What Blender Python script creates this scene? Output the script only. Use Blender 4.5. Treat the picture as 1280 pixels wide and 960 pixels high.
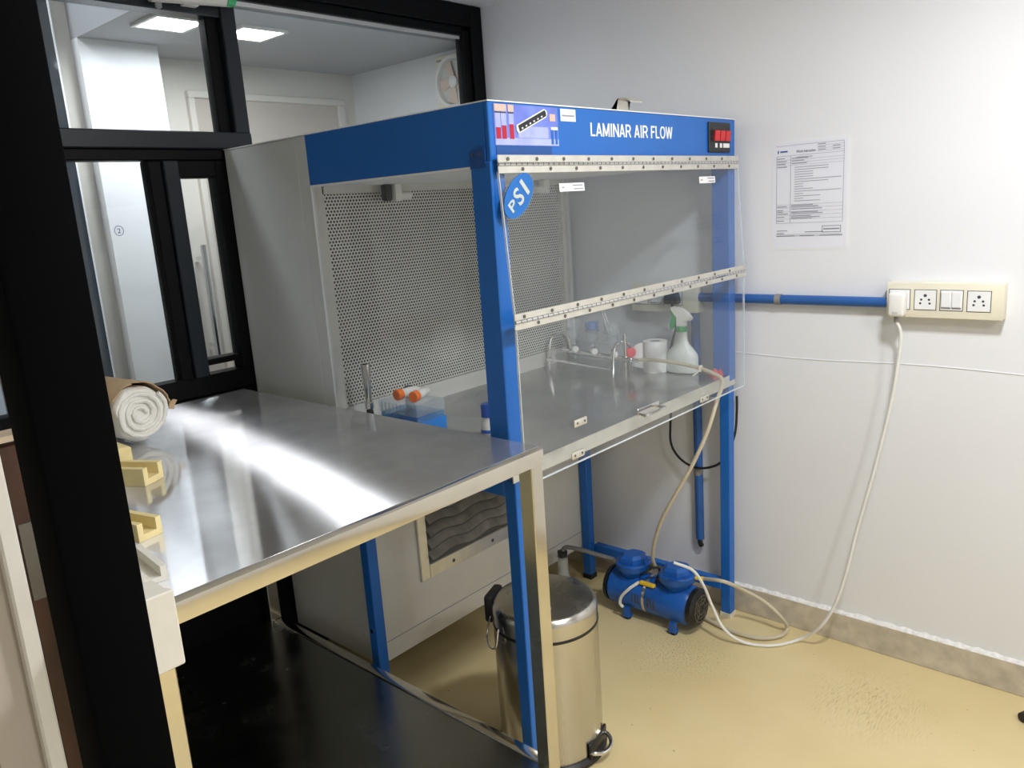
import bpy, bmesh, math, random
from mathutils import Vector, Matrix
random.seed(7)
for o in list(bpy.data.objects): bpy.data.objects.remove(o, do_unlink=True)
S = bpy.context.scene
COL = S.collection

# ---------------------------------------------------------------- camera
CP = Vector((-2.33890147, -1.1731974, 1.41000215))
CR = Vector((0.66053492, -0.74799063, -0.06483549))
CU = Vector((0.20619108, 0.09768983, 0.9736231))
CF = Vector((0.72192719, 0.65648055, -0.21875654))
FPX = 987.177
cam_d = bpy.data.cameras.new('camera'); cam = bpy.data.objects.new('camera', cam_d); COL.objects.link(cam)
m = Matrix((CR, CU, -CF)).transposed().to_4x4(); m.translation = CP; cam.matrix_world = m
cam_d.sensor_fit = 'HORIZONTAL'; cam_d.sensor_width = 36; cam_d.lens = FPX/1280*36
cam_d.clip_start = 0.02; cam_d.clip_end = 50
S.camera = cam

def at(u, v, **k):                      # pixel of the photograph + a known plane -> point in the room
    d = CF*FPX + CR*(u-640) - CU*(v-480)
    (a, val), = k.items(); i = 'xyz'.index(a)
    return CP + d*((val-CP[i])/d[i])

# ---------------------------------------------------------------- world, lamps, exposure
w = bpy.data.worlds.new('world'); S.world = w; w.use_nodes = True
w.node_tree.nodes['Background'].inputs[0].default_value = (.75, .85, 1, 1)
w.node_tree.nodes['Background'].inputs[1].default_value = 0.25
S.view_settings.view_transform = 'Standard'; S.view_settings.look = 'None'
S.view_settings.gamma = 1; S.view_settings.use_curve_mapping = False
S.view_settings.exposure = 0.16
S.cycles.transparent_max_bounces = 24
ZC = 2.141      # ceiling of this room
ZN = 2.02       # lower ceiling of the room behind the glass
LAMPS = [       # x, y, z, size, watts, colour : recessed square ceiling panels
    (-.95, -1.00, ZC, .20, 20, (.97, .98, 1)),
    (-1.55, -2.3, ZC, .30, 18, (.98, .98, 1)),  # unseen panel behind the camera, added as fill
    (-1.075, 1.27, ZN, .145, 3.2, (.92, .96, 1)),
    (-.80, 1.27, ZN, .145, 3.2, (.92, .96, 1)),
    (-1.75, 1.35, 2.5, .20, 5, (.90, .95, 1)),
]
def area(x, y, z, s, p, c):
    l = bpy.data.lights.new('panel_light', 'AREA'); l.shape = 'SQUARE'; l.size = s; l.energy = p; l.color = c
    o = bpy.data.objects.new('panel_light', l); COL.objects.link(o); o.location = (x, y, z-.016)
for L in LAMPS: area(*L)

# ---------------------------------------------------------------- materials
M = {}
def mat(name, col, rough=.5, metal=0, var=.04, scale=12, bump=0, rvar=0, coat=0, stretch=None, emit=0, aniso=0, spec=None, alpha=None, detail=4):
    mt = bpy.data.materials.new(name); mt.use_nodes = True; nt = mt.node_tree; N = nt.nodes; K = nt.links
    b = N['Principled BSDF']
    tc = N.new('ShaderNodeTexCoord'); mp = N.new('ShaderNodeMapping'); K.new(tc.outputs['Object'], mp.inputs[0])
    if stretch: mp.inputs['Scale'].default_value = stretch
    n = N.new('ShaderNodeTexNoise'); n.inputs['Scale'].default_value = scale; n.inputs['Detail'].default_value = detail
    K.new(mp.outputs[0], n.inputs[0])
    r = N.new('ShaderNodeValToRGB'); r.color_ramp.elements[0].position = .3; r.color_ramp.elements[1].position = .7
    r.color_ramp.elements[0].color = tuple(max(0, c*(1-var)) for c in col)+(1,)
    r.color_ramp.elements[1].color = tuple(min(1, c*(1+var)) for c in col)+(1,)
    K.new(n.outputs[0], r.inputs[0]); K.new(r.outputs[0], b.inputs['Base Color'])
    b.inputs['Roughness'].default_value = rough; b.inputs['Metallic'].default_value = metal
    if rvar:
        mr = N.new('ShaderNodeMapRange'); mr.inputs['To Min'].default_value = rough-rvar; mr.inputs['To Max'].default_value = rough+rvar
        mr.inputs['From Min'].default_value = .3; mr.inputs['From Max'].default_value = .7
        K.new(n.outputs[0], mr.inputs[0]); K.new(mr.outputs[0], b.inputs['Roughness'])
    if bump:
        bp = N.new('ShaderNodeBump'); bp.inputs['Strength'].default_value = bump; bp.inputs['Distance'].default_value = .01
        K.new(n.outputs[0], bp.inputs['Height']); K.new(bp.outputs[0], b.inputs['Normal'])
    if spec is not None: b.inputs['Specular IOR Level'].default_value = spec
    if coat: b.inputs['Coat Weight'].default_value = coat
    if aniso: b.inputs['Anisotropic'].default_value = aniso
    if emit:
        K.new(r.outputs[0], b.inputs['Emission Color']); b.inputs['Emission Strength'].default_value = emit
    M[name] = mt
    return mt
def clear(name, tint=(1, 1, 1), haze=.0, hazecol=(.9, .95, 1), rough=.02, ior=1.45):
    mt = bpy.data.materials.new(name); mt.use_nodes = True; nt = mt.node_tree; N = nt.nodes; K = nt.links
    N.remove(N['Principled BSDF']); out = N['Material Output']
    t = N.new('ShaderNodeBsdfTransparent'); t.inputs[0].default_value = tint+(1,)
    g = N.new('ShaderNodeBsdfGlossy'); g.inputs['Roughness'].default_value = rough
    ge = N.new('ShaderNodeNewGeometry'); dt = N.new('ShaderNodeVectorMath'); dt.operation = 'DOT_PRODUCT'   # Schlick reflectance, the same from both sides of the sheet
    K.new(ge.outputs['Incoming'], dt.inputs[0]); K.new(ge.outputs['Normal'], dt.inputs[1])
    def mth(op, a, b=None):
        x = N.new('ShaderNodeMath'); x.operation = op
        for i, v in enumerate((a, b)):
            if v is None: continue
            if isinstance(v, (int, float)): x.inputs[i].default_value = v
            else: K.new(v, x.inputs[i])
        return x.outputs[0]
    r0 = ((ior-1)/(ior+1))**2
    fz = mth('ADD', mth('MULTIPLY', mth('POWER', mth('SUBTRACT', 1.0, mth('ABSOLUTE', dt.outputs['Value'])), 5.0), 1-r0), r0)
    mx = N.new('ShaderNodeMixShader'); K.new(fz, mx.inputs[0]); K.new(t.outputs[0], mx.inputs[1]); K.new(g.outputs[0], mx.inputs[2])
    last = mx
    if haze:
        d = N.new('ShaderNodeBsdfDiffuse'); d.inputs[0].default_value = hazecol+(1,)
        tc = N.new('ShaderNodeTexCoord'); n = N.new('ShaderNodeTexNoise'); n.inputs['Scale'].default_value = 5; K.new(tc.outputs['Object'], n.inputs[0])
        mr = N.new('ShaderNodeMapRange'); mr.inputs['To Min'].default_value = haze*.5; mr.inputs['To Max'].default_value = haze*1.5
        K.new(n.outputs[0], mr.inputs[0])
        m2 = N.new('ShaderNodeMixShader'); K.new(mr.outputs[0], m2.inputs[0]); K.new(mx.outputs[0], m2.inputs[1]); K.new(d.outputs[0], m2.inputs[2]); last = m2
    K.new(last.outputs[0], out.inputs[0]); M[name] = mt
mat('wall', (.80, .81, .84), .45, var=.012, scale=4, bump=.015)
mat('ceiling', (.80, .80, .82), .6, var=.02)
mat('ceiling_underlit', (.42, .43, .46), .6, var=.02)  # ceiling colour darkened to stand for its being underlit
mat('skirting', (.56, .50, .40), .55, var=.18, scale=22, bump=.06)
mat('grout', (.82, .81, .78), .8, var=.12, scale=60, bump=.5)
mat('blue', (.012, .135, .50), .38, var=.05, scale=6)
mat('blue_pipe', (.025, .11, .36), .35, var=.08)
mat('grey_coat', (.60, .62, .62), .45, var=.02, scale=5)
mat('cream_grey', (.63, .62, .58), .45, var=.03)
mat('perforated', (.74, .73, .68), .38, metal=.2, var=.06, scale=7)
mat('filter_dark', (.08, .08, .075), .8, var=.2, scale=9)
mat('filter_cloth', (.19, .18, .16), .9, var=.3, scale=20, bump=.3)
mat('steel_polished', (.72, .69, .62), .13, metal=1, var=.05, scale=9, bump=.01)
mat('steel_bin', (.60, .58, .54), .24, metal=1, var=.03, scale=30, stretch=(1, 1, .05), rvar=.05)
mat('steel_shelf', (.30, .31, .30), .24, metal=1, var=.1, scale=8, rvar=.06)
mat('hinge_steel', (.75, .73, .66), .33, metal=.7, var=.06, scale=30)
mat('chrome', (.75, .75, .75), .12, metal=1)
mat('screw', (.18, .17, .15), .4, metal=.8)
mat('black_frame', (.003, .0033, .004), .45, var=.2, scale=3, spec=.12)
mat('jamb_black', (.0018, .002, .0026), .7, var=.2, scale=3, spec=.03)
mat('black_frame_lit', (.010, .015, .022), .38, var=.2, scale=3, spec=.35)  # lit copy of the black frame, slate-blue highlight put into the colour
mat('slate_glass', (.03, .042, .055), .12, var=.5, scale=3, rvar=.05)
mat('black_plastic', (.01, .01, .012), .4)
mat('white_plastic', (.82, .81, .78), .35)
mat('ivory_plastic', (.80, .76, .62), .4)
mat('socket_white', (.84, .85, .86), .3)
mat('red_plastic', (.62, .015, .02), .3)
mat('white_paint', (.83, .84, .87), .5, var=.01)
mat('pillar_white', (.84, .85, .88), .5, var=.01)
mat('door_beige', (.53, .47, .41), .5, var=.04, scale=3)
mat('cream_wall', (.70, .66, .60), .55, var=.02)
mat('paper', (.80, .81, .88), .35, var=.01)
mat('sheet_film', (.84, .85, .86), .15, var=.01)
mat('ink', (.06, .06, .08), .6)
mat('ink_grey', (.30, .30, .36), .6)
mat('ink_blue', (.05, .10, .30), .6)
mat('white_print', (.86, .87, .88), .5)
mat('logo_blue', (.004, .13, .46), .35)
mat('logo_silver', (.55, .60, .55), .4, metal=.3)
mat('print_lavender', (.16, .22, .72), .35, var=.25, scale=14)
mat('print_pale', (.40, .45, .85), .35, var=.15, scale=20)
mat('print_red', (.45, .01, .04), .35)
mat('print_dark', (.015, .015, .02), .35)
mat('print_cork', (.65, .48, .40), .5)
mat('print_blue_dark', (.012, .08, .30), .4)
mat('hose_beige', (.56, .50, .37), .35, var=.06)
mat('hose_grey', (.14, .14, .14), .4)
mat('cord_white', (.78, .78, .74), .4)
mat('cord_black', (.012, .012, .013), .45)
mat('yellow_foam', (.86, .72, .36), .75, var=.08, scale=25, bump=.05)
mat('white_foam', (.82, .79, .70), .75, var=.03, scale=30, bump=.04)
mat('cotton', (.86, .84, .78), .95, var=.04, scale=30, bump=.6)
mat('kraft', (.52, .36, .20), .75, var=.1, scale=14, bump=.15)
mat('brown_wood', (.05, .018, .009), .35, var=.5, scale=5, stretch=(6, 6, 1))
mat('pale_wood', (.62, .50, .36), .5, var=.15, scale=6)
mat('white_gloss', (.80, .78, .72), .35)
mat('pump_blue', (.008, .10, .42), .35, var=.08, bump=.02, scale=40)
mat('yellow_clip', (.80, .52, .03), .4)
mat('blue_plastic', (.02, .20, .62), .3)
mat('cap_blue', (.008, .08, .42), .35)
mat('orange_cap', (.95, .19, .02), .35)
mat('vial_white', (.80, .78, .72), .4)
mat('green_plastic', (.03, .38, .12), .35)
mat('bottle_white', (.74, .78, .74), .35)
mat('tissue', (.86, .86, .85), .9, var=.02, scale=40, bump=.1)
mat('pink_red', (.75, .10, .11), .6)
mat('rubber_grey', (.25, .25, .24), .7)
mat('fan_blade', (.70, .55, .45), .4)
mat('lamp_glow', (1, 1, 1), .5, var=0, emit=14)
clear('acrylic', (.97, .98, .985), haze=.016)
clear('acrylic_edge', (.9, .95, .97), haze=.5, hazecol=(.9, .93, .95))
clear('pane_glass', (.95, .97, .97), haze=.02)
clear('lab_glass', (.88, .90, .90), haze=.20, ior=1.6)
clear('clear_plastic', (.90, .93, .95), haze=.18)
clear('blue_clear', (.50, .70, .92), haze=.25, hazecol=(.3, .6, .9))

# brushed sheet steel: fine grooves along the sheet's width smear reflections across them; part of the sheet is still mirror smooth
def brushed(name, col, r_mirror, r_brush, mix, tangent):
    mt = bpy.data.materials.new(name); mt.use_nodes = True; nt = mt.node_tree; N = nt.nodes; K = nt.links
    a = N['Principled BSDF']; b = N.new('ShaderNodeBsdfAnisotropic'); out = N['Material Output']
    g = N.new('ShaderNodeNewGeometry'); n = N.new('ShaderNodeTexNoise'); n.inputs['Scale'].default_value = 3.5; n.inputs['Detail'].default_value = 7; K.new(g.outputs['Position'], n.inputs[0])
    rp = N.new('ShaderNodeValToRGB'); rp.color_ramp.elements[0].position = .3; rp.color_ramp.elements[1].position = .7
    rp.color_ramp.elements[0].color = tuple(c*.94 for c in col)+(1,); rp.color_ramp.elements[1].color = tuple(min(1, c*1.04) for c in col)+(1,)
    K.new(n.outputs[0], rp.inputs[0])
    a.inputs['Metallic'].default_value = 1; K.new(rp.outputs[0], a.inputs['Base Color']); K.new(rp.outputs[0], b.inputs['Color'])
    a.inputs['Roughness'].default_value = r_mirror; b.inputs['Roughness'].default_value = r_brush; b.inputs['Anisotropy'].default_value = .86
    t = N.new('ShaderNodeCombineXYZ'); 
    for i in range(3): t.inputs[i].default_value = tangent[i]
    K.new(t.outputs[0], b.inputs['Tangent'])
    mr = N.new('ShaderNodeMapRange'); mr.inputs['From Min'].default_value = .3; mr.inputs['From Max'].default_value = .7; mr.inputs['To Min'].default_value = mix-.1; mr.inputs['To Max'].default_value = mix+.1
    K.new(n.outputs[0], mr.inputs[0]); mx = N.new('ShaderNodeMixShader'); K.new(mr.outputs[0], mx.inputs[0]); K.new(a.outputs[0], mx.inputs[1]); K.new(b.outputs[0], mx.inputs[2]); K.new(mx.outputs[0], out.inputs[0])
    M[name] = mt
brushed('steel_table', (.78, .79, .82), .07, .29, .42, (.994, -.11, 0))
brushed('steel_tray', (.72, .72, .70), .12, .32, .6, (1, 0, 0))

# floor: cream epoxy with a scuffed patch and specks (wear with its own shape)
def floor_mat():
    mt = bpy.data.materials.new('floor_epoxy'); mt.use_nodes = True; nt = mt.node_tree; N = nt.nodes; K = nt.links; b = N['Principled BSDF']
    g = N.new('ShaderNodeNewGeometry')
    def noise(scale, stretch=(1, 1, 1), rot=0, det=5):
        mp = N.new('ShaderNodeMapping'); mp.inputs['Scale'].default_value = stretch; mp.inputs['Rotation'].default_value = (0, 0, rot)
        K.new(g.outputs['Position'], mp.inputs[0]); n = N.new('ShaderNodeTexNoise'); n.inputs['Scale'].default_value = scale; n.inputs['Detail'].default_value = det
        K.new(mp.outputs[0], n.inputs[0]); return n.outputs[0]
    def rng(x, a, b_, c=0, d=1):
        mr = N.new('ShaderNodeMapRange'); K.new(x, mr.inputs[0])
        for i, v in zip(('From Min', 'From Max', 'To Min', 'To Max'), (a, b_, c, d)): mr.inputs[i].default_value = v
        return mr.outputs[0]
    def mul(a, b_):
        x = N.new('ShaderNodeMath'); x.operation = 'MULTIPLY'; K.new(a, x.inputs[0]); K.new(b_, x.inputs[1]); return x.outputs[0]
    def mx(f, a, colr):
        x = N.new('ShaderNodeMixRGB'); K.new(f, x.inputs[0]); K.new(a, x.inputs[1]); x.inputs[2].default_value = colr+(1,); return x.outputs[0]
    base = N.new('ShaderNodeValToRGB'); base.color_ramp.elements[0].color = (.66, .53, .27, 1); base.color_ramp.elements[1].color = (.74, .62, .35, 1)
    base.color_ramp.elements[0].position = .3; base.color_ramp.elements[1].position = .7
    K.new(noise(3), base.inputs[0]); col = base.outputs[0]
    def patch(p, r):
        d = N.new('ShaderNodeVectorMath'); d.operation = 'DISTANCE'; K.new(g.outputs['Position'], d.inputs[0]); d.inputs[1].default_value = p
        return rng(d.outputs['Value'], r, r*.25)
    sc = mul(patch(tuple(at(1085, 880, z=0)), .21), rng(noise(38, (1, 9, 1), .75, 8), .50, .66)); col = mx(mul(sc, rng(noise(14), .3, .7, .3, 1)), col, (.40, .31, .16))
    sc2 = mul(patch(tuple(at(850, 815, z=0)), .22), rng(noise(210, det=8), .53, .66, 0, .75)); col = mx(sc2, col, (.22, .17, .09))
    sp = rng(noise(42, det=2), .74, .78); col = mx(sp, col, (.30, .24, .14))
    ln = mul(rng(noise(20, (1, 12, 1), 1.1, 3), .66, .70), rng(noise(4), .5, .65)); col = mx(mul(ln, rng(noise(9), .4, .7, 0, .6)), col, (.40, .33, .2))
    K.new(col, b.inputs['Base Color']); b.inputs['Roughness'].default_value = .42
    M['floor'] = mt
floor_mat()

# ---------------------------------------------------------------- mesh helpers
def new(): return bmesh.new()
def box(bm, x0, x1, y0, y1, z0, z1, bev=0, seg=2, mtx=None):
    r = bmesh.ops.create_cube(bm, size=1, matrix=Matrix.Translation(((x0+x1)/2, (y0+y1)/2, (z0+z1)/2)) @ Matrix.Diagonal((abs(x1-x0), abs(y1-y0), abs(z1-z0), 1)))
    vs = r['verts']
    if bev:
        es = list({e for v in vs for e in v.link_edges})
        q = bmesh.ops.bevel(bm, geom=es, offset=bev, segments=seg, profile=.5, affect='EDGES')
        vs = list({v for f in q['faces'] for v in f.verts} | {v for v in vs if v.is_valid})
    if mtx: bmesh.ops.transform(bm, matrix=mtx, verts=vs)
    return vs
def frame_to(d):
    d = Vector(d).normalized(); a = Vector((0, 0, 1)) if abs(d.z) < .9 else Vector((1, 0, 0))
    x = a.cross(d).normalized(); return x, d.cross(x)
def rings(bm, rows, cap=True, closed=False):
    R = [[bm.verts.new(p) for p in row] for row in rows]; n = len(R[0])
    for a, b in zip(R, R[1:]+([R[0]] if closed else [])):
        for i in range(n): bm.faces.new((a[i], a[(i+1) % n], b[(i+1) % n], b[i]))
    if cap and not closed:
        bm.faces.new(R[0][::-1]); bm.faces.new(R[-1])
    return R
def cyl(bm, p0, p1, r0, r1=None, seg=20, cap=True):
    p0, p1 = Vector(p0), Vector(p1); r1 = r0 if r1 is None else r1; x, y = frame_to(p1-p0)
    rings(bm, [[p+(x*math.cos(t)+y*math.sin(t))*r for t in [2*math.pi*i/seg for i in range(seg)]] for p, r in ((p0, r0), (p1, r1))], cap)
def lathe(bm, prof, c=(0, 0, 0), axis=(0, 0, 1), seg=28, cap=True, sx=1, sy=1):
    c = Vector(c); ax = Vector(axis).normalized(); x, y = frame_to(ax)
    if abs(ax.z) > .99: x, y = Vector((1, 0, 0)), Vector((0, 1, 0))
    rings(bm, [[c+ax*h+(x*math.cos(t)*sx+y*math.sin(t)*sy)*r for t in [2*math.pi*i/seg for i in range(seg)]] for r, h in prof], cap)
def smooth_path(pts, n=8):
    P = [Vector(p) for p in pts]; P = [P[0]*2-P[1]]+P+[P[-1]*2-P[-2]]; out = []
    for i in range(1, len(P)-2):
        a, b, c, d = P[i-1:i+3]
        for k in range(n):
            t = k/n; out.append(.5*((2*b)+(c-a)*t+(2*a-5*b+4*c-d)*t*t+(3*b-3*c+d-a)*t**3))
    return out+[P[-2]]
def tube(bm, pts, r, seg=10, n=8):
    P = smooth_path(pts, n) if n else [Vector(p) for p in pts]
    x, y = frame_to(P[1]-P[0]); rows = []
    for i, p in enumerate(P):
        d = (P[min(i+1, len(P)-1)]-P[max(i-1, 0)]).normalized()
        x = (x-d*x.dot(d)).normalized(); y = d.cross(x)
        rows.append([p+(x*math.cos(t)+y*math.sin(t))*r for t in [2*math.pi*k/seg for k in range(seg)]])
    rings(bm, rows)
def prism(bm, poly, o, ux, uy, depth):   # polygon (a,b) in the plane ux,uy at o, thickened along ux x uy
    o, ux, uy = Vector(o), Vector(ux), Vector(uy); n = ux.cross(uy).normalized()*depth
    rings(bm, [[o+ux*a+uy*b for a, b in poly], [o+ux*a+uy*b+n for a, b in poly]])
ORG = {}
def obj(name, bm, material, parent=None, label=None, cat=None, group=None, kind=None):
    bmesh.ops.recalc_face_normals(bm, faces=bm.faces[:])
    o0 = ORG.get(parent.name, Vector()) if parent else Vector()
    me = bpy.data.meshes.new(name)
    if not parent:                        # origin at the base of a lone mesh
        lo = [min(v.co[i] for v in bm.verts) for i in range(3)]; hi = [max(v.co[i] for v in bm.verts) for i in range(3)]
        o0 = Vector(((lo[0]+hi[0])/2, (lo[1]+hi[1])/2, lo[2]))
    bmesh.ops.translate(bm, verts=bm.verts[:], vec=-o0)
    bm.to_mesh(me); bm.free(); me.materials.append(M[material])
    me.shade_smooth(); me.set_sharp_from_angle(angle=math.radians(35))
    o = bpy.data.objects.new(name, me); COL.objects.link(o)
    if parent: o.parent = parent
    else: o.location = o0
    ORG[o.name] = o0
    tag(o, label, cat, group, kind); return o
def tag(o, label=None, cat=None, group=None, kind=None):
    for k, v in (('label', label), ('category', cat), ('group', group), ('kind', kind)):
        if v: o[k] = v
    return o
def thing(name, loc, label=None, cat=None, group=None, kind=None):
    o = bpy.data.objects.new(name, None); COL.objects.link(o); o.location = loc; o.empty_display_size = .05; ORG[o.name] = Vector(loc)
    return tag(o, label, cat, group, kind)
def B(name, material, parent, *a, **k):   # one box as one part
    lab = k.pop('label', None); kd = k.pop('kind', None); cat = k.pop('cat', None)
    bm = new(); box(bm, *a, **k); return obj(name, bm, material, parent, lab, cat, None, kd)
def Cy(name, material, parent, p0, p1, r0, r1=None, seg=20, label=None):
    bm = new(); cyl(bm, p0, p1, r0, r1, seg); return obj(name, bm, material, parent, label)
def La(name, material, parent, prof, c, axis=(0, 0, 1), label=None, **k):
    bm = new(); lathe(bm, prof, c, axis, **k); return obj(name, bm, material, parent, label)
def share(src, parent, off, name=None):   # another piece with the same mesh, moved by off in the parent's frame
    o = src.copy(); COL.objects.link(o); o.parent = parent; o.location = src.location+Vector(off)
    if name: o.name = name
    ORG[o.name] = ORG[src.name]; return o
def text(name, body, material, parent, origin, ux, uy, height, width=None, depth=.0006, bold=0, label=None, center=False):
    cu = bpy.data.curves.new('t', 'FONT'); cu.body = body; cu.size = 1; cu.offset = bold; cu.extrude = 0; cu.resolution_u = 3
    t = bpy.data.objects.new('t', cu); COL.objects.link(t); dg = bpy.context.evaluated_depsgraph_get(); dg.update()
    me = bpy.data.meshes.new_from_object(t.evaluated_get(dg)); bpy.data.objects.remove(t, do_unlink=True)
    bm = new(); bm.from_mesh(me); bpy.data.meshes.remove(me)
    x0 = min(v.co.x for v in bm.verts); x1 = max(v.co.x for v in bm.verts); y0 = min(v.co.y for v in bm.verts); y1 = max(v.co.y for v in bm.verts)
    ux, uy = Vector(ux), Vector(uy); sy = height/(y1-y0); sx = width/(x1-x0) if width else sy
    n = ux.cross(uy)
    for v in bm.verts:
        a, b = (v.co.x-x0)*sx, (v.co.y-y0)*sy
        if center: a -= (x1-x0)*sx/2; b -= height/2
        v.co = Vector(origin)+ux*a+uy*b+n*depth
    return obj(name, bm, material, parent, label)

# ================================================================ THE ROOM
XL, YB0 = -3.7, -3.3                     # outer limits behind the camera
YP = .987                                # the glazed partition
bm = new(); box(bm, XL, .1, YB0, 4.2, -.1, 0); obj('floor', bm, 'floor', kind='structure', label='cream yellow epoxy floor with scuffed patch')
bm = new(); box(bm, XL, .1, YB0, YP+.03, ZC, ZC+.1); obj('ceiling', bm, 'ceiling', kind='structure', label='grey ceiling over the hood')
bm = new(); box(bm, 0, .1, YB0, 1.86, 0, 2.7); wr = obj('wall_right', bm, 'wall', kind='structure', label='white panelled wall behind the hood')
bm = new()
pts = [(-.0005, .98-i*.1, .905+.004*math.sin(i*.9)) for i in range(36)]
tube(bm, pts, .0016, 5, 2); obj('seam', bm, 'wall', wr)
bm = new(); box(bm, XL-.1, XL, YB0, 4.2, 0, 2.7); obj('wall_left', bm, 'wall', kind='structure', label='plain white wall far left')
bm = new(); box(bm, XL, .1, YB0-.1, YB0, 0, 2.7); obj('wall_front', bm, 'wall', kind='structure', label='plain white wall opposite the glass partition')
# skirting with a rough white bead on top
bm = new(); box(bm, -.012, 0, YB0, YP-.03, 0, .096, .002, 1); sk = obj('baseboard_right', bm, 'skirting', kind='structure', label='beige stone skirting with rough white bead')
bm = new(); rows = []
for i in range(260):
    y = YP-.04-i*.015; h = .007+random.uniform(-.003, .003); d = .008+random.uniform(-.003, .003)
    rows.append([(0, y, .093), (-.0125, y, .094), (-d*.9, y, .096+h*.5), (0, y, .096+h)])
rings(bm, rows); obj('plaster_bead', bm, 'grout', sk)

# ---------------------------------------------------------------- glazed partition with black aluminium frame
win = thing('window_1', (-1.0, YP, 0), 'black aluminium framed glass partition behind the table', kind='structure')
F0, F1 = YP-.004, YP+.05
def fr(name, x0, x1, z0, z1, m_='black_frame', y0=F0, y1=F1, bev=.003): return B(name, m_, win, x0, x1, y0, y1, z0, z1, bev=bev, seg=1)
fr('mullion', -.062, -.002, 0, ZC-.001); fr('frame_bead', -.098, -.062, .93, 2.055, y0=F0+.012)
fr('top_rail', -2.15, -.062, 2.065, ZC-.001); fr('frame_bead', -1.033, -.098, 2.035, 2.065, y0=F0+.012)
B('silver_strip', 'chrome', win, -1.03, -.10, F0+.022, F0+.03, 2.022, 2.036)
fr('mullion', -1.078, -1.033, .95, 2.065, 'black_frame_lit', y0=F0-.01); fr('frame_bead', -1.115, -1.078, 1.66, 1.985, y0=F0+.015)
fr('top_rail', -2.15, -1.078, 1.975, 2.065, 'black_frame_lit', y0=F0-.006)
fr('middle_rail', -2.15, -1.033, 1.622, 1.668, 'black_frame_lit', y0=F0-.014); fr('frame_bead', -2.15, -1.078, 1.592, 1.622)
fr('stile', -1.305, -1.263, .99, 1.592, 'black_frame_lit', y0=F0-.008); fr('stile', -1.342, -1.305, .99, 1.592, y0=F0+.006)
fr('stile', -1.153, -1.078, .99, 1.592); fr('frame_bead', -1.263, -1.153, 1.545, 1.592)
fr('frame_bead', -1.263, -1.153, 1.018, 1.036, y0=F0+.006)
fr('bottom_rail', -2.15, -.062, .935, .992); fr('lower_panel', -2.15, -.062, 0, .935, y0=F0+.01)
fr('mullion', -1.615, -1.56, .99, 1.975); fr('mullion', -2.15, -2.09, 0, 2.065)
for n_, (x0, x1, z0, z1) in enumerate([(-1.033, -.098, .99, 2.04), (-1.56, -1.115, 1.668, 1.975), (-1.56, -1.342, .99, 1.592), (-1.263, -1.153, 1.036, 1.545), (-2.09, -1.615, .99, 1.592), (-2.09, -1.615, 1.668, 1.975)]):
    B('pane', 'pane_glass', win, x0-.01, x1+.01, YP+.026, YP+.031, z0-.01, z1+.01)
# hand-drawn ringed mark on the lower pane
c = Vector((-1.435, YP+.0255, 1.415)); bm = new()
tube(bm, [c+Vector((math.cos(t)*.0115, 0, math.sin(t)*.0125)) for t in [i*2*math.pi/24 for i in range(25)]], .0009, 5, 0)
mk = obj('ring_mark', bm, 'ink_blue', win)
text('numeral', '2', 'ink_blue', mk, c, (1, 0, 0), (0, 0, 1), .013, .009, .0004, .01, center=True)

# ---------------------------------------------------------------- the room behind the glass
bm = new(); box(bm, -1.22, 0, YP+.05, 1.86, ZN, ZN+.8); obj('ceiling', bm, 'ceiling_underlit', kind='structure', label='lower ceiling of the room behind the glass, coloured as underlit')
bm = new(); box(bm, XL, -1.22, YP+.05, 4.2, 2.5, 2.6); obj('ceiling', bm, 'ceiling', kind='structure', label='raised ceiling beyond the glass partition')
bm = new(); box(bm, XL, -1.0, YP+.03, YP+.08, 2.07, 2.6); obj('wall_lintel', bm, 'wall', kind='structure', label='strip of wall over the glass partition')
bm = new(); box(bm, -1.22, -.963, 1.6, 1.86, 0, ZN); obj('wall_pillar', bm, 'pillar_white', kind='structure', label='white square pillar behind the glass')
bm = new(); box(bm, -.963, .0, 1.79, 1.86, 0, ZN); obj('wall_back', bm, 'cream_wall', kind='structure', label='cream wall with beige door behind the glass')
bm = new(); box(bm, XL, -1.22, 4.1, 4.2, 0, 2.5); obj('wall_far', bm, 'cream_wall', kind='structure', label='far wall seen through the glass')
sg = thing('window_2', (-1.45, 1.6, 0), 'dark slate glass panel beside the white pillar', kind='structure')
B('pane', 'slate_glass', sg, -1.62, -1.292, 1.60, 1.615, 0, 2.5); B('edge_trim', 'white_paint', sg, -1.292, -1.287, 1.597, 1.615, 0, 2.5)
bm = new(); box(bm, -1.30, -1.2205, 1.65, 1.86, 0, 2.5); obj('wall_pier', bm, 'cream_wall', kind='structure', label='cream pier between dark glass panel and white pillar')
d2 = thing('door_2', (-.44, 1.79, 0), 'beige door in cream frame behind the glass', kind='structure')
for x0, x1, z0, z1 in [(-.79, -.765, 0, 1.885), (-.11, -.072, 0, 1.885), (-.79, -.072, 1.885, 1.912)]:
    B('door_frame', 'cream_wall', d2, x0, x1, 1.765, 1.79, z0, z1, bev=.003, seg=1)
B('door_leaf', 'door_beige', d2, -.765, -.11, 1.775, 1.789, 0, 1.885)
bm = new(); h0 = at(256, 316, y=1.72); h1 = at(272, 438, y=1.72); xh = (h0.x+h1.x)/2+.0
cyl(bm, (xh, 1.72, h0.z+.03), (xh, 1.72, h1.z-.03), .011, seg=14); 
for z in (h0.z-.02, h1.z+.02): cyl(bm, (xh, 1.72, z), (xh, 1.775, z), .008, seg=12)
obj('pull_handle', bm, 'chrome', d2)
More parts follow.
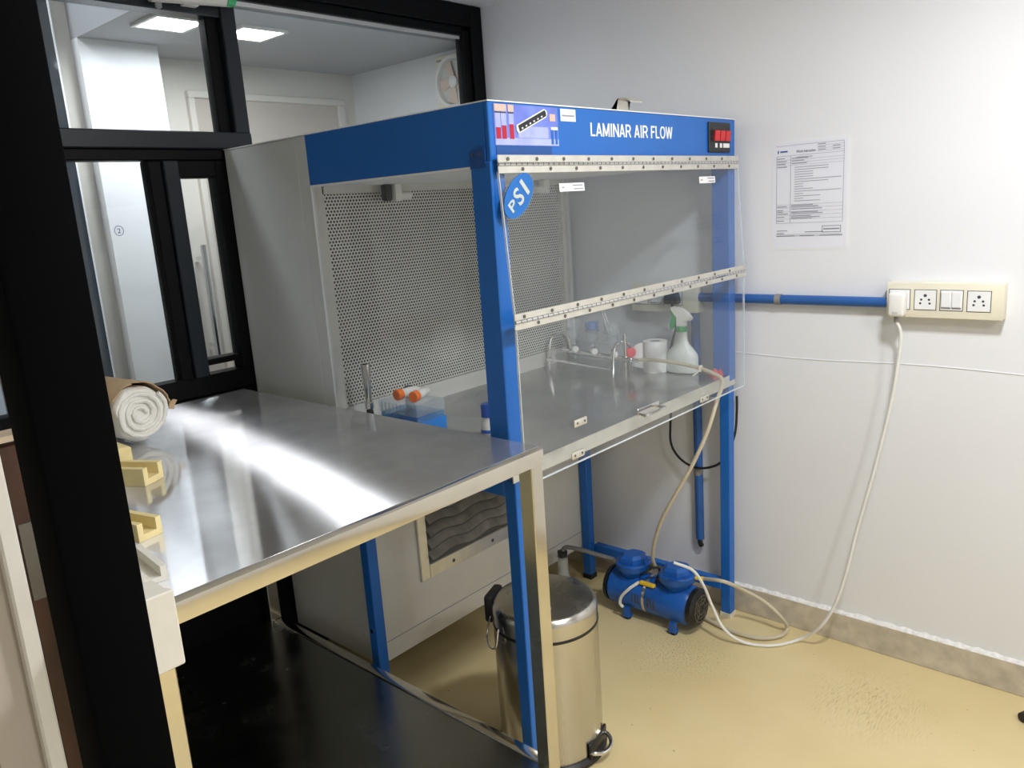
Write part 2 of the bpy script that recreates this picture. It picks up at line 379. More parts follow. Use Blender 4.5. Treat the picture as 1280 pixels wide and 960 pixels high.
# exhaust fan
fc = Vector((-.03, 1.115, 1.895)); ef = thing('exhaust_fan', (0, 1.115, 1.78), 'cream square exhaust fan on wall behind the glass', 'fan')
bm = new(); box(bm, -.03, -.001, 1.005, 1.228, 1.79, 2.005, .012); obj('housing', bm, 'ivory_plastic', ef)
bm = new(); lathe(bm, [(.098, 0), (.098, .02), (.085, .02), (.08, 0)], fc, (-1, 0, 0), 32); obj('rim', bm, 'white_plastic', ef)
La('recess', 'cream_grey', ef, [(.08, .001), (.08, .002)], fc, (-1, 0, 0))
for k in range(5):
    a = k*2*math.pi/5; u = Vector((0, math.cos(a), math.sin(a))); v = Vector((0, -math.sin(a), math.cos(a)))
    bm = new(); prism(bm, [(.015, -.01), (.075, -.03), (.078, .012), (.02, .012)], fc+Vector((-.010, 0, 0)), u, v+Vector((-.25, 0, 0)), .002); obj('blade', bm, 'fan_blade', ef)
La('hub', 'white_plastic', ef, [(.022, 0), (.022, .018), (.016, .022)], fc, (-1, 0, 0), seg=18)
B('badge', 'ink_grey', ef, -.0315, -.0295, 1.185, 1.212, 1.98, 1.987)

# ---------------------------------------------------------------- ceiling lamps
labs = ['square white ceiling light in front of the hood', 'unseen square ceiling light added as fill behind the camera', 'square ceiling light behind glass, left of the mullion', 'square ceiling light behind glass, right of the mullion', 'square ceiling light on the raised far ceiling']
for (x, y, z, s, p, cc), lb in zip(LAMPS, labs):
    t = thing('ceiling_light', (x, y, z), lb, 'lamp', 'square ceiling lights'); h = s/2
    bm = new()
    for a in ((-h-.012, h+.012, -h-.012, -h), (-h-.012, h+.012, h, h+.012), (-h-.012, -h, -h, h), (h, h+.012, -h, h)): box(bm, x+a[0], x+a[1], y+a[2], y+a[3], z-.009, z-.0005)
    obj('rim', bm, 'white_plastic', t); B('diffuser', 'lamp_glow', t, x-h, x+h, y-h, y+h, z-.006, z-.0005)
# small fixture over the upper left pane
p0, p1 = Vector((-1.285, .95, 2.004)), Vector((-1.055, .95, 2.02)); t = thing('wall_fixture', (-1.17, .96, 2.0), 'white tube fixture above the upper black window frame', 'fixture')
Cy('casing', 'cream_grey', t, p0, p1, .021); Cy('end_cap', 'green_plastic', t, p1+Vector((-.02, -.004, 0)), p1+Vector((.004, -.004, .0)), .0215)
B('bracket', 'white_plastic', t, -1.19, -1.15, .955, .978, 1.99, 2.04)
La('indicator_bulb', 'lab_glass', t, [(.002, -.012), (.008, -.008), (.009, 0), (.006, .01)], p0+Vector((.02, 0, -.024)), seg=12)

# ---------------------------------------------------------------- near black jamb with its glass and the boards behind it
jb = thing('door_1', (-2.12, -.5, 0), 'black door jamb close to the camera with glass beside it', kind='structure')
B('jamb_post', 'jamb_black', jb, -2.150, -2.09, -.50, -.44, 0, ZC-.001, bev=.004, seg=2)
B('pane', 'pane_glass', jb, -2.150, -2.145, .035, YP-.06, .05, ZC-.05)
B('bottom_rail', 'black_frame', jb, -2.165, -2.133, .03, YP-.01, 0, .05); B('top_rail', 'black_frame', jb, -2.15, -2.115, -.44, YP-.01, ZC-.05, ZC-.001)
# ================================================================ LAMINAR FLOW HOOD
xl, xr, yf, yp, yb, zt = -1.123, -.046, -.051, .58, .978, 1.618
ZT = .848
H = thing('laminar_flow_cabinet', ((xl+xr)/2, .45, 0), 'blue and grey laminar air flow cabinet with clear front', 'lab cabinet')
hs = B('rear_housing', 'grey_coat', H, xl, xr, yp+.045, yb, .80, zt, bev=.003, seg=1)
B('side_flange', 'grey_coat', H, xl, xl+.012, yp, yp+.045, .80, zt-.001); B('side_flange', 'grey_coat', H, xr-.012, xr, yp, yp+.045, .80, zt-.001)
B('blower_housing', 'cream_grey', H, xl+.030, xr-.055, .55, yb, .125, .80, bev=.002, seg=1)
B('blower_seam', 'ink_grey', H, xl+.034, xr-.059, .5488, .5505, .186, .188)
# header of sheet steel: roof, front, two sides
hd = B('header_front', 'blue', H, xl, xr, yf, yf+.012, 1.497, zt, bev=.002, seg=1)
B('header_side', 'blue', H, xl, xl+.012, yf+.012, yp, 1.496, zt, label='blue side of the header'); B('header_side', 'blue', H, xr-.012, xr, yf+.012, yp, 1.496, zt)
B('roof_sheet', 'white_paint', H, xl-.001, xr+.001, yf-.001, yb, zt, zt+.0025)
B('inner_ceiling', 'white_paint', H, xl+.012, xr-.012, yf+.012, yp+.04, 1.492, 1.5)
B('header_edge', 'white_paint', H, xl+.0005, xl+.0125, yf+.06, yp, 1.491, 1.4955)
# perforated diffuser with real holes
PX0, PX1, PZ0, PZ1, PY = -1.078, -.066, .895, 1.476, .60
def perforated():
    verts, faces = [], []; p = .0101; rows = int((PZ1-PZ0)/(p*.866)); cols = int((PX1-PX0)/p)-1; dz = (PZ1-PZ0)/rows; dx = (PX1-PX0-p/2)/cols
    for j in range(rows):
        off = dx/2 if j % 2 else 0
        for i in range(cols):
            cx, cz = PX0+off+(i+.5)*dx, PZ0+(j+.5)*dz; b = len(verts); r = .0036
            sq = [(1, 0), (1, 1), (0, 1), (-1, 1), (-1, 0), (-1, -1), (0, -1), (1, -1)]
            for k, (a, c_) in enumerate(sq): verts.append((cx+a*dx/2, PY, cz+c_*dz/2))
            for k in range(8): verts.append((cx+r*math.cos(k*math.pi/4), PY, cz+r*math.sin(k*math.pi/4)))
            for k in range(8): faces.append((b+k, b+(k+1) % 8, b+8+(k+1) % 8, b+8+k))
    me = bpy.data.meshes.new('diffuser_sheet'); me.from_pydata([Vector(v)-ORG[H.name] for v in verts], [], faces); me.materials.append(M['perforated'])
    o = bpy.data.objects.new('perforated_sheet', me); COL.objects.link(o); o.parent = H; o['label'] = 'grey perforated metal diffuser sheet'; ORG[o.name] = ORG[H.name]
perforated()
B('filter_face', 'filter_dark', H, PX0-.01, PX1+.01, .618, .626, PZ0-.01, PZ1+.01)
for x0, x1, z0, z1 in [(xl+.012, PX0+.004, ZT, 1.492), (PX1-.008, xr-.012, ZT, 1.492), (PX0, PX1, ZT, PZ0+.003), (PX0, PX1, PZ1-.003, 1.492)]:
    B('diffuser_frame', 'cream_grey', H, x0, x1, PY-.005, PY+.02, z0, z1)
# uprights, legs, rails
def post(name, x0, x1, y0, y1, z0, z1, label=None):
    return B(name, 'blue', H, x0, x1, y0, y1, z0, z1, bev=.002, seg=1, label=label)
up = post('front_upright', xl-.003, xl+.040, yf, .006, ZT-.02, 1.502); post('front_upright', xr-.040, xr, yf, .006, ZT-.02, 1.502)
bm = new(); prism(bm, [(-.048, 1.49), (.004, 1.49), (.004, 1.522), (-.006, 1.534), (-.03, 1.53), (-.048, 1.524)], (xl-.003, 0, 0), (0, 1, 0), (0, 0, 1), -.003) if False else prism(bm, [(.006, 1.49), (-.038, 1.49), (-.038, 1.526), (-.030, 1.534), (-.002, 1.528), (.006, 1.522)], (xl-.0035, 0, 0), (0, 1, 0), (0, 0, 1), .0035)
obj('upright_plate', bm, 'print_blue_dark', H)
for y_ in (-.024, -.004): Cy('bolt', 'screw', H, (xl-.0065, y_, 1.518), (xl-.003, y_, 1.518), .003, seg=8)
lw = .034
for n_, (x0, y0) in enumerate([(xl+.012, -.046), (xr-lw, -.046), (xl-.001, .5455-.033), (xr-lw-.03, .512)]):
    lg = post('leg', x0, x0+lw, y0, y0+lw, .015, ZT-.036)
    B('foot', 'ivory_plastic' if n_ < 2 else 'black_plastic', lg, x0-.002, x0+lw+.002, y0-.002, y0+lw+.002, 0, .018)
Cy('bolt', 'chrome', H, (xl-.004, .529, .26), (xl, .529, .26), .006, seg=10)
post('side_rail', xr-lw-.002, xr-lw+.026, -.012, .512, .10, .135); post('cross_rail', xl+.012+lw, xr-lw, -.03, -.012, .765, .80) if False else None
post('side_rail', xl+.012, xl+.036, -.012, .512, .77, .812); post('side_rail', xr-lw, xr-.01, -.012, .512, .77, .812)
# worktop tray
bm = new(); box(bm, xl+.003, xr-.001, -.048, .60, ZT-.003, ZT); tr = obj('tray', bm, 'steel_tray', H, label='brushed steel work tray')
B('tray_lip', 'hinge_steel', tr, xl+.003, xr-.001, -.050, -.047, ZT-.036, ZT, label='pale steel front lip')
# intake louvre in the blower front
lv = thing('intake_vent', (-.70, .55, .4)); lv.parent = H; lv.location = Vector((-.70, .55, .4))-ORG[H.name]
LX0, LX1, LZ0, LZ1 = -.915, -.42, .318, .60
for x0, x1, z0, z1 in [(LX0, LX0+.035, LZ0, LZ1), (LX1-.035, LX1, LZ0, LZ1), (LX0+.035, LX1-.035, LZ0, LZ0+.045), (LX0+.035, LX1-.035, LZ1-.035, LZ1)]:
    B('vent_frame', 'hinge_steel', lv, x0, x1, .541, .5495, z0, z1, bev=.002, seg=1)
B('vent_backing', 'filter_dark', lv, LX0+.03, LX1-.03, .546, .5495, LZ0+.04, LZ1-.03)
for k in range(5):
    bm = new(); rows = []; zz = LZ0+.075+k*.036
    for i in range(41):
        x = LX0+.036+(LX1-LX0-.072)*i/40; dz = .006*math.sin(x*38+k*.7)
        rows.append([(x, .5458, zz+dz+.016), (x, .528, zz+dz-.002), (x, .527, zz+dz-.006), (x, .5455, zz+dz+.010)])
    rings(bm, rows); obj('slat', bm, 'filter_cloth', lv)
for x_ in (-.78, -.60): Cy('vent_hole', 'ink', lv, (x_, .5405, LZ0+.02), (x_, .5412, LZ0+.02), .006, seg=12)
Cy('vent_hole', 'ink', lv, (LX0+.016, .5405, .57), (LX0+.016, .5412, .57), .008, seg=12)
# clear side screens
B('side_screen', 'acrylic', H, xl+.004, xl+.007, .006, yp-.002, ZT+.001, 1.49); B('side_screen', 'acrylic', H, xr-.010, xr-.007, .006, yp-.002, ZT+.001, 1.49)
# clear front sash: upper sheet, folding lower flap, two piano hinges with screws
GX0, GX1 = -1.116, -.052; GY = -.058
sash = B('upper_window', 'acrylic', H, GX0, GX1, GY-.004, GY, 1.173, 1.495, label='clear acrylic upper front window')
B('window_edge', 'acrylic_edge', sash, GX0-.001, GX0+.001, GY-.0045, GY+.0005, 1.166, 1.48); B('window_edge', 'acrylic_edge', sash, GX1-.001, GX1+.001, GY-.0045, GY+.0005, 1.166, 1.48)
FY = -.080
flap = B('lower_flap', 'acrylic', H, GX0, GX1, FY-.004, FY, .812, 1.172, label='clear acrylic folding lower flap')
B('flap_edge', 'acrylic_edge', flap, GX0-.001, GX0+.001, FY-.0045, FY+.0005, .812, 1.155); B('flap_edge', 'acrylic_edge', flap, GX0, GX1, FY-.0045, FY+.0005, .8105, .8125)
B('flap_edge', 'acrylic_edge', flap, GX1-.001, GX1+.001, FY-.0045, FY+.0005, .812, 1.155)
def hinge(x0, x1, zc_, hh, y):
    hg = thing('piano_hinge', ((x0+x1)/2, y, zc_)); hg.parent = H; hg.location = Vector(((x0+x1)/2, y, zc_))-ORG[H.name]; hg['label'] = 'long pale steel piano hinge with screws'
    B('upper_leaf', 'hinge_steel', hg, x0, x1, y-.0025, y, zc_+.003, zc_+hh, bev=.001, seg=1); B('lower_leaf', 'hinge_steel', hg, x0, x1, y-.0025, y, zc_-hh, zc_-.003, bev=.001, seg=1)
    bm = new(); n = 60
    for i in range(n):
        a = x0+(x1-x0)*i/n; b = x0+(x1-x0)*(i+.88)/n; cyl(bm, (a, y-.003, zc_), (b, y-.003, zc_), .0034, seg=8)
    obj('knuckle', bm, 'chrome', hg)
    s0 = None
    for i in range(11):
        for s, o in ((1, .03), (-1, .075)):
            x = x0+o+i*(x1-x0-.1)/10.4
            if x > x1-.008: continue
            if s0 is None:
                s0 = Cy('screw', 'screw', hg, (x, y-.0042, zc_+hh*.55), (x, y-.0022, zc_+hh*.55), .0040, seg=8); xs = x
            else: share(s0, hg, (x-xs, 0, (s-1)*hh*.55))
hinge(-1.118, -.050, 1.495, .0185, -.0625); hinge(-1.122, -.048, 1.1735, .0175, -.0845)
# flap fittings
def clasp(x, z, y, w_=.05):
    bm = new(); box(bm, x-w_/2, x+w_/2, y-.004, y, z-.009, z+.009, .003, 2); cl = obj('clasp_plate', bm, 'hinge_steel', flap)
    for s in (-1, 1): Cy('rivet', 'screw', flap, (x+s*w_*.28, y-.0048, z), (x+s*w_*.28, y-.003, z), .0032, seg=8)
clasp(-.914, .908, FY-.004); clasp(-.929, .833, FY-.004); clasp(-.317, .830, FY-.004)
bm = new(); hx, hz = -.617, .874
tube(bm, [(hx-.045, FY-.004, hz-.008), (hx-.047, FY-.02, hz-.009), (hx-.04, FY-.028, hz-.009), (hx+.04, FY-.028, hz-.009), (hx+.047, FY-.02, hz-.009), (hx+.045, FY-.004, hz-.008)], .004, 8, 5)
box(bm, hx-.052, hx+.052, FY-.0065, FY-.004, hz-.013, hz+.006, .001, 1); obj('flap_handle', bm, 'chrome', flap)
for x_, z_ in ((-.878, 1.444), (-.247, 1.448)):
    st = B('sticker', 'white_print', sash, x_-.046, x_+.046, GY-.0052, GY-.0041, z_-.009, z_+.009)
    for a, b, c_ in ((-.038, -.028, .0), (.002, .04, .004), (.006, .042, -.004)): B('print_line', 'ink_grey', st, x_+a, x_+b, GY-.0056, GY-.0051, z_+c_-.0014, z_+c_+.0014)
# oval maker's badge on the glass
bc = Vector((-1.064, GY-.005, 1.431)); e1 = Vector((math.cos(.70), 0, math.sin(.70))); e2 = Vector((-math.sin(.70), 0, math.cos(.70)))
bm = new(); prism(bm, [(.0635*math.cos(t), .037*math.sin(t)) for t in [i*2*math.pi/40 for i in range(40)]], bc+Vector((0, .0008, 0)), e1, e2, .0005); obj('badge_backing', bm, 'acrylic', sash)
bm = new(); prism(bm, [(.059*math.cos(t), .033*math.sin(t)) for t in [i*2*math.pi/40 for i in range(40)]], bc, e1, e2, .0012); bd = obj('oval_badge', bm, 'logo_blue', sash, label='blue oval badge lettered PSI')
for ch, o_, w_, h_ in (('P', -.030, .023, .022), ('S', -.002, .024, .036), ('I', .027, .010, .036)):
    text('letter', ch, 'logo_silver', bd, bc+e1*o_, e1, e2, h_, w_, .0018, .02, center=True)
def lean(o):                               # the upper window swings out a little at its foot
    for v in o.data.vertices: v.co.y -= .068*max(0, 1.495-(v.co.z+ORG[o.name].z))
    for ch in o.children: lean(ch)
lean(sash)
# header graphics
YH = yf-.0004
def arc(cx, cy, rx, ry, a0, a1, n=12): return [(cx+rx*math.cos(math.radians(a0+(a1-a0)*i/n)), cy+ry*math.sin(math.radians(a0+(a1-a0)*i/n))) for i in range(n+1)]
GL = {'L': (.52, [[(.07, 1), (.07, 0)], [(.0, .07), (.5, .07)]]), 'A': (.66, [[(.06, 0), (.33, 1)], [(.60, 0), (.33, 1)], [(.15, .29), (.51, .29)]]),
      'M': (.78, [[(.07, 0), (.07, 1)], [(.71, 0), (.71, 1)], [(.08, .97), (.39, .06)], [(.70, .97), (.39, .06)]]), 'I': (.24, [[(.12, 0), (.12, 1)]]),
      'N': (.66, [[(.07, 0), (.07, 1)], [(.59, 0), (.59, 1)], [(.08, .97), (.58, .03)]]), 'R': (.64, [[(.07, 0), (.07, 1)], [(.07, .93), (.34, .93)]+arc(.34, .70, .22, .23, 90, -90)+[(.07, .47)], [(.36, .47), (.59, 0)]]),
      'F': (.54, [[(.07, 0), (.07, 1)], [(0, .93), (.52, .93)], [(.07, .52), (.46, .52)]]), 'O': (.70, [arc(.35, .5, .29, .45, 0, 360, 24)]),
      'W': (.90, [[(.05, 1), (.24, .02)], [(.45, .97), (.24, .02)], [(.45, .97), (.66, .02)], [(.85, 1), (.66, .02)]]), ' ': (.26, [])}
def lettering(txt, o, height, width, depth):
    tot = sum(GL[c][0]+.08 for c in txt)-.08; kx_, x = width/tot, 0; bm = new(); hw = .07; k = 0
    for ch in txt:
        for ln in GL[ch][1]:
            for (ax_, ay), (bx_, by_) in zip(ln, ln[1:]):
                d = Vector((bx_-ax_, by_-ay)).normalized(); n = Vector((-d.y, d.x))*hw
                if len(ln) > 2: d *= .02
                else: d *= 0
                pts_ = [(ax_-d.x+n.x, ay-d.y+n.y), (ax_-d.x-n.x, ay-d.y-n.y), (bx_+d.x-n.x, by_+d.y-n.y), (bx_+d.x+n.x, by_+d.y+n.y)]
                k = (k+1) % 7
                prism(bm, [((x+a)*kx_, min(1, max(0, b))*height) for a, b in pts_], o, (1, 0, 0), (0, 0, 1), depth+k*.00002)
        x += GL[ch][0]+.08
    return bm
tt = obj('lettering', lettering('LAMINAR AIR FLOW', (-.778, YH+.0003, 1.557), .0305, .368, .0009), 'white_print', hd, label='white lettering LAMINAR AIR FLOW')
def flat(name, m_, par, x0, x1, z0, z1, k=0): return B(name, m_, par, x0, x1, YH-.0008-k*.0004, YH+.0003, z0, z1)
pic = flat('picture_sticker', 'print_lavender', hd, -1.108, -.900, 1.533, 1.614); pic['label'] = 'printed picture of test tubes'
flat('picture_band', 'print_blue_dark', hd, -1.106, -.926, 1.514, 1.532)
flat('print_area', 'print_pale', pic, -1.106, -.90, 1.534, 1.548, 1); flat('print_area', 'print_pale', pic, -1.035, -.935, 1.549, 1.572, 1)
for x_, zb, zr in ((-1.097, 1.545, 1.568), (-1.079, 1.545, 1.572), (-1.056, 1.545, 1.575)):
    flat('print_tube', 'print_pale', pic, x_-.008, x_+.008, zb, 1.603, 2); flat('print_liquid', 'print_red', pic, x_-.007, x_+.007, zb+.001, zr, 3); flat('print_cork', 'print_cork', pic, x_-.009, x_+.009, 1.600, 1.6135, 3)
    flat('print_ring', 'ink', pic, x_-.008, x_+.008, 1.596, 1.599, 3)
bm = new(); u = Vector((.094, 0, .036)).normalized(); v = Vector((-u.z, 0, u.x)); o_ = Vector((-1.035, YH-.0022, 1.557))
prism(bm, [(0, 0), (.1, 0), (.106, .006), (.106, .012), (.1, .018), (0, .018), (-.004, .009)], o_, u, v, .0006); obj('print_tool_case', bm, 'white_print', pic)
bm = new(); prism(bm, [(.004, .0025), (.1, .0025), (.102, .009), (.1, .0155), (.004, .0155)], o_+Vector((0, -.0007, 0)), u, v, .0005); obj('print_tool', bm, 'print_dark', pic)
for k in range(6):
    bm = new(); q_ = o_+u*(.012+k*.014)+v*.005+Vector((0, -.0013, 0)); prism(bm, [(0, 0), (.005, 0), (.005, .003), (0, .003)], q_, u, v, .0004); obj('print_dot', bm, 'white_print', pic)
for x_ in (-.922, -.908): flat('print_vial', 'logo_blue', pic, x_-.004, x_+.004, 1.537, 1.568, 2)
flat('print_vial', 'white_print', pic, -.926, -.903, 1.567, 1.573, 3); flat('print_vial', 'print_cork', pic, -.93, -.91, 1.585, 1.6, 3)
ws = flat('white_sticker', 'white_print', hd, -.889, -.834, 1.587, 1.613)
flat('print_line', 'ink_grey', ws, -.884, -.839, 1.597, 1.6005, 1)
# switch plate
SX0, SX1, SZ0, SZ1 = -.215, -.086, 1.524, 1.607
sp = B('switch_plate', 'black_plastic', hd, SX0, SX1, yf-.006, yf+.0005, SZ0, SZ1, bev=.002, seg=1, label='black switch plate with three red rockers')
B('switch_bezel', 'black_plastic', sp, SX0+.016, SX1-.009, yf-.009, yf-.006, 1.553, 1.586, bev=.001, seg=1)
for k in range(3):
    x_ = SX0+.028+k*.033; bm = new(); prism(bm, [(0, 0), (.028, 0), (.028, .028), (0, .028)], (x_-.008, yf-.0091, 1.5555), (1, 0, 0), (0, -.10, 1), .004)
    obj('rocker', bm, 'red_plastic', sp)
for x_, w_ in ((SX0+.034, .013), (SX0+.062, .013), (SX0+.083, .038)): B('switch_label', 'white_print', sp, x_, x_+w_, yf-.0068, yf-.0059, 1.537, 1.549)
for x_ in (SX0+.014, SX1-.003): Cy('screw', 'chrome', sp, (x_, yf-.0068, 1.567), (x_, yf-.0055, 1.567), .003, seg=8)
# steel clip on the roof edge
kx = -.625; bm = new()
prof = [(yf-.030, zt+.020), (yf-.012, zt+.030), (yf+.004, zt+.031), (yf+.010, zt+.027), (yf+.010, zt+.003), (yf+.030, zt+.003)]
rings(bm, [[(kx+s*.027, y_, z_) for y_, z_ in prof]+[(kx+s*.027, y_+.001, z_-.0022) for y_, z_ in prof[::-1]] for s in (-1, 1)]); obj('roof_clip', bm, 'hinge_steel', H)
# lamp holders under the inner ceiling
for xh_, s in ((-.86, 1), (-.205, -1)):
    bm = new(); box(bm, xh_-.012, xh_+.012, .545, .575, 1.445, 1.492, .004); lh = obj('tube_holder', bm, 'white_plastic', H)
    B('holder_back', 'black_plastic', lh, xh_-s*.030-.012, xh_-s*.030+.012, .55, .575, 1.447, 1.492, bev=.006) if s > 0 else None
    Cy('socket_pin', 'white_plastic', lh, (xh_, .56, 1.46), (xh_+s*.052, .56, 1.46), .0105, seg=14)
# ================================================================ STEEL TABLE
tx0, tx1, ty0, ty1, tz = -1.988, -1.166, -.18, .978, .931
T = thing('steel_table', ((tx0+tx1)/2, (ty0+ty1)/2, 0), 'shiny stainless steel work table with lower shelf', 'table')
tp = B('table_top', 'steel_table', T, tx0, tx1, ty0+.012, ty1, tz-.004, tz, label='mirror bright brushed steel top')
bm = new()   # rolled front edge
prof = [(ty0+.016, tz), (ty0+.006, tz-.001), (ty0+.001, tz-.005), (ty0, tz-.011), (ty0, tz-.035), (ty0+.012, tz-.035), (ty0+.014, tz-.004)]
rings(bm, [[(x, y, z) for y, z in prof] for x in (tx0, tx1)]); obj('front_edge', bm, 'steel_polished', T)
B('side_edge', 'steel_polished', T, tx1-.004, tx1, ty0+.014, ty1, tz-.035, tz-.004); B('side_edge', 'steel_polished', T, tx0, tx0+.004, ty0+.014, ty1, tz-.035, tz-.004)
for x, y in ((tx0+.002, ty0+.002), (tx1-.038, ty0+.002), (tx0+.002, ty1-.038), (tx1-.038, ty1-.038)):
    B('leg', 'steel_polished', T, x, x+.036, y, y+.036, 0, tz-.008 if y > 0 else tz-.012, bev=.002, seg=1)
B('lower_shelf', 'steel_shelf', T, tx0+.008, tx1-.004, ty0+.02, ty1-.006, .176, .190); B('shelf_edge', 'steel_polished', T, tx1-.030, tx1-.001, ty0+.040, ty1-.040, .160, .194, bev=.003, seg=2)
B('shelf_edge', 'steel_polished', T, tx0+.036, tx1-.036, ty0+.012, ty0+.020, .160, .193)

# foam corner guard on the near corner of the table
t = thing('foam_corner_guard', (tx0, ty0, .84), 'white foam guard wrapped on the near table corner', 'foam guard')
B('foam_block', 'white_foam', t, tx0-.012, tx0+.046, ty0-.013, ty0-.001, .845, .953, bev=.002, seg=1)
B('foam_cap', 'white_foam', t, tx0-.012, tx0+.046, ty0-.001, ty0+.05, .9315, .950, bev=.003, seg=1); B('foam_side', 'white_foam', t, tx0-.012, tx0-.0015, ty0-.001, ty0+.05, .845, .9315, bev=.002, seg=1)
# yellow foam edge strips
def foam(px, py, rot, l, w_, h_, lab, mat_='yellow_foam', z=tz):
    p = at(px, py, z=z); bm = new(); R = Matrix.Translation((p.x, p.y, z+.0005)) @ Matrix.Rotation(rot, 4, 'Z')
    prof = [(-w_, 0), (w_, 0), (w_, h_), (w_*.55, h_), (w_*.55, h_*.35), (-w_*.55, h_*.35), (-w_*.55, h_), (-w_, h_)]
    rings(bm, [[R @ Vector((a, s*l/2, b)) for a, b in prof] for s in (-1, 1)]); return obj('foam_strip', bm, mat_, None, lab, 'foam', 'foam edge strips on the steel table')
foam(166, 602, .5, .10, .028, .035, 'yellow foam channel piece in front of the cotton roll')
foam(166, 668, .25, .09, .022, .03, 'small yellow foam tip beside the black post')
foam(176, 716, -.1, .11, .02, .022, 'pale foam strip just behind the white corner guard', 'white_foam')
# leaning yellow sheet under the roll
p = at(150, 590, z=tz); bm = new(); box(bm, p.x-.06, p.x+.02, p.y-.03, p.y+.11, tz+.001, tz+.055, .004, 1); obj('foam_block', bm, 'yellow_foam', None, 'pale yellow foam block lying under the cotton roll edge', 'foam')

# roll of cotton wool in brown paper
ro = thing('cotton_roll', (-1.61, .70, tz), 'white cotton wool roll wrapped in torn brown paper', 'cotton roll')
ax = Vector((-.12, .99, 0)).normalized(); c0 = at(177, 520, y=.64); c0 = Vector((c0.x, c0.y, tz+.074))
sx_, sy_ = Vector((ax.y, -ax.x, 0)), Vector((0, 0, 1))
bm = new(); R0 = .064
def blob(t, r): return r*(1+.05*math.sin(3*t+1)+.03*math.sin(7*t))
rows = []
for h, r in ((.30, R0), (.02, R0), (.006, R0*.97), (0, R0*.90)):
    rows.append([c0+ax*h+sx_*blob(2*math.pi*i/40, r)*math.cos(2*math.pi*i/40)+sy_*blob(2*math.pi*i/40, r)*math.sin(2*math.pi*i/40) for i in range(40)])
rings(bm, rows); core = obj('cotton', bm, 'cotton', ro)
bm = new(); pts = []
for i in range(90):
    th = i*.22; r = .010+.0024*th*1.1+random.uniform(-.0014, .0014); pts.append(c0-ax*(.002+.002*math.sin(th*2))+sx_*r*math.cos(th)+sy_*r*math.sin(th)*.95)
tube(bm, pts, .0050, 7, 1); obj('cotton_spiral', bm, 'cotton', core)
bm = new(); rows = []
for i in range(33):
    th = math.radians(5+180*i/32); r = R0+.007; j = random.uniform(-.012, .006)
    d = sx_*math.cos(th)+sy_*math.sin(th)
    rows.append([c0+d*r+ax*(.004+j), c0+d*(r+.0025)+ax*(.004+j), c0+d*(r+.0025)+ax*.31, c0+d*r+ax*.31])
rings(bm, rows); obj('paper_wrap', bm, 'kraft', ro)
bm = new(); q = c0+sx_*-.066+sy_*.0
q = c0+sx_*.070+sy_*.006; prism(bm, [(0, 0), (.012, .008), (.022, .004), (.014, -.006), (.010, -.016), (-.002, -.012)], q, sx_, sy_, .002); obj('torn_flap', bm, 'kraft', ro)

# white and brown boards left of the table
t = thing('wooden_board', (-2.06, 0, 0), 'white painted wooden board with brown edge left of the table', 'board')
B('white_stile', 'white_gloss', t, -2.080, -2.058, -.02, .02, 0, 1.155, bev=.003, seg=1)
B('brown_edge', 'brown_wood', t, -2.058, -2.026, -.010, .022, 0, 1.150, bev=.003, seg=1)
B('top_strip', 'pale_wood', t, -2.13, -2.026, -.02, .022, 1.155, 1.163); B('inner_panel', 'door_beige', t, -2.13, -2.080, .0, .02, 0, 1.15)
B('lock_plate', 'screw', t, -2.054, -2.036, -.0125, -.0095, .93, 1.04)

# ================================================================ ON THE TRAY
ZB = ZT+.0005
# filtration manifold
a, b = at(688, 452, z=ZT), at(782, 468, z=ZT); a = Vector((a.x, min(a.y, .56), ZT)); a.x = -.16; b = Vector((b.x, b.y, ZT))
e = (b-a).normalized(); sd = Vector((e.y, -e.x, 0)); zr = ZT+.052
t = thing('vacuum_manifold', (a+b)/2, 'steel filtration manifold with three clear funnels', 'lab equipment')
Cy('rail', 'chrome', t, a+Vector((0, 0, .052)), b+e*.03+Vector((0, 0, .052)), .009)
Cy('lower_rail', 'chrome', t, a+sd*.07+Vector((0, 0, .03)), b+sd*.07+Vector((0, 0, .03)), .005)
for p in (a, b):
    bm = new(); tube(bm, [p-sd*.03+Vector((0, 0, .001)), p-sd*.03+Vector((0, 0, .07)), p-sd*.012+Vector((0, 0, .105)), p+sd*.02+Vector((0, 0, .11)), p+sd*.05+Vector((0, 0, .09)), p+sd*.06+Vector((0, 0, .001))], .005, 8, 6); obj('stand', bm, 'chrome', t)
Cy('tall_rod', 'chrome', t, b+Vector((0, 0, .0)), b+Vector((0, 0, .135)), .006)
for k, f_ in enumerate((.22, .52, .82)):
    p = a.lerp(b, f_)+Vector((0, 0, .052))
    v_ = Cy('valve', 'chrome', t, p, p+Vector((0, 0, .028)), .008); 
    La('knob', 'white_plastic', v_, [(.009, 0), (.012, .004), (.012, .016), (.008, .02)], p+Vector((0, 0, .012))-sd*.0+Vector((-.012, -.012, 0)), (-.7, -.7, .15), seg=16)
    bm = new(); lathe(bm, [(.006, .028), (.006, .04), (.017, .05), (.020, .078), (.020, .081), (.023, .082), (.025, .115)], p, seg=20, cap=False); obj('funnel', bm, 'lab_glass', v_)
    La('funnel_base', 'clear_plastic', v_, [(.0245, .079), (.0255, .080), (.0255, .084), (.0245, .085)], p)
    if k == 1: La('blue_filter', 'blue_plastic', v_, [(.014, .084), (.020, .088), (.021, .108), (.018, .112)], p)
    if k == 2:
        for s in (0, .014): Cy('forceps_arm', 'chrome', v_, p+Vector((s-.006, 0, .06)), p+Vector((s-.02, .028, .165)), .0022, seg=8)
Cy('hose_tail', 'chrome', t, b+e*.03+Vector((0, 0, .052)), b+e*.055+Vector((0, 0, .052)), .006)
mani_end = b+e*.05+Vector((0, 0, .052))
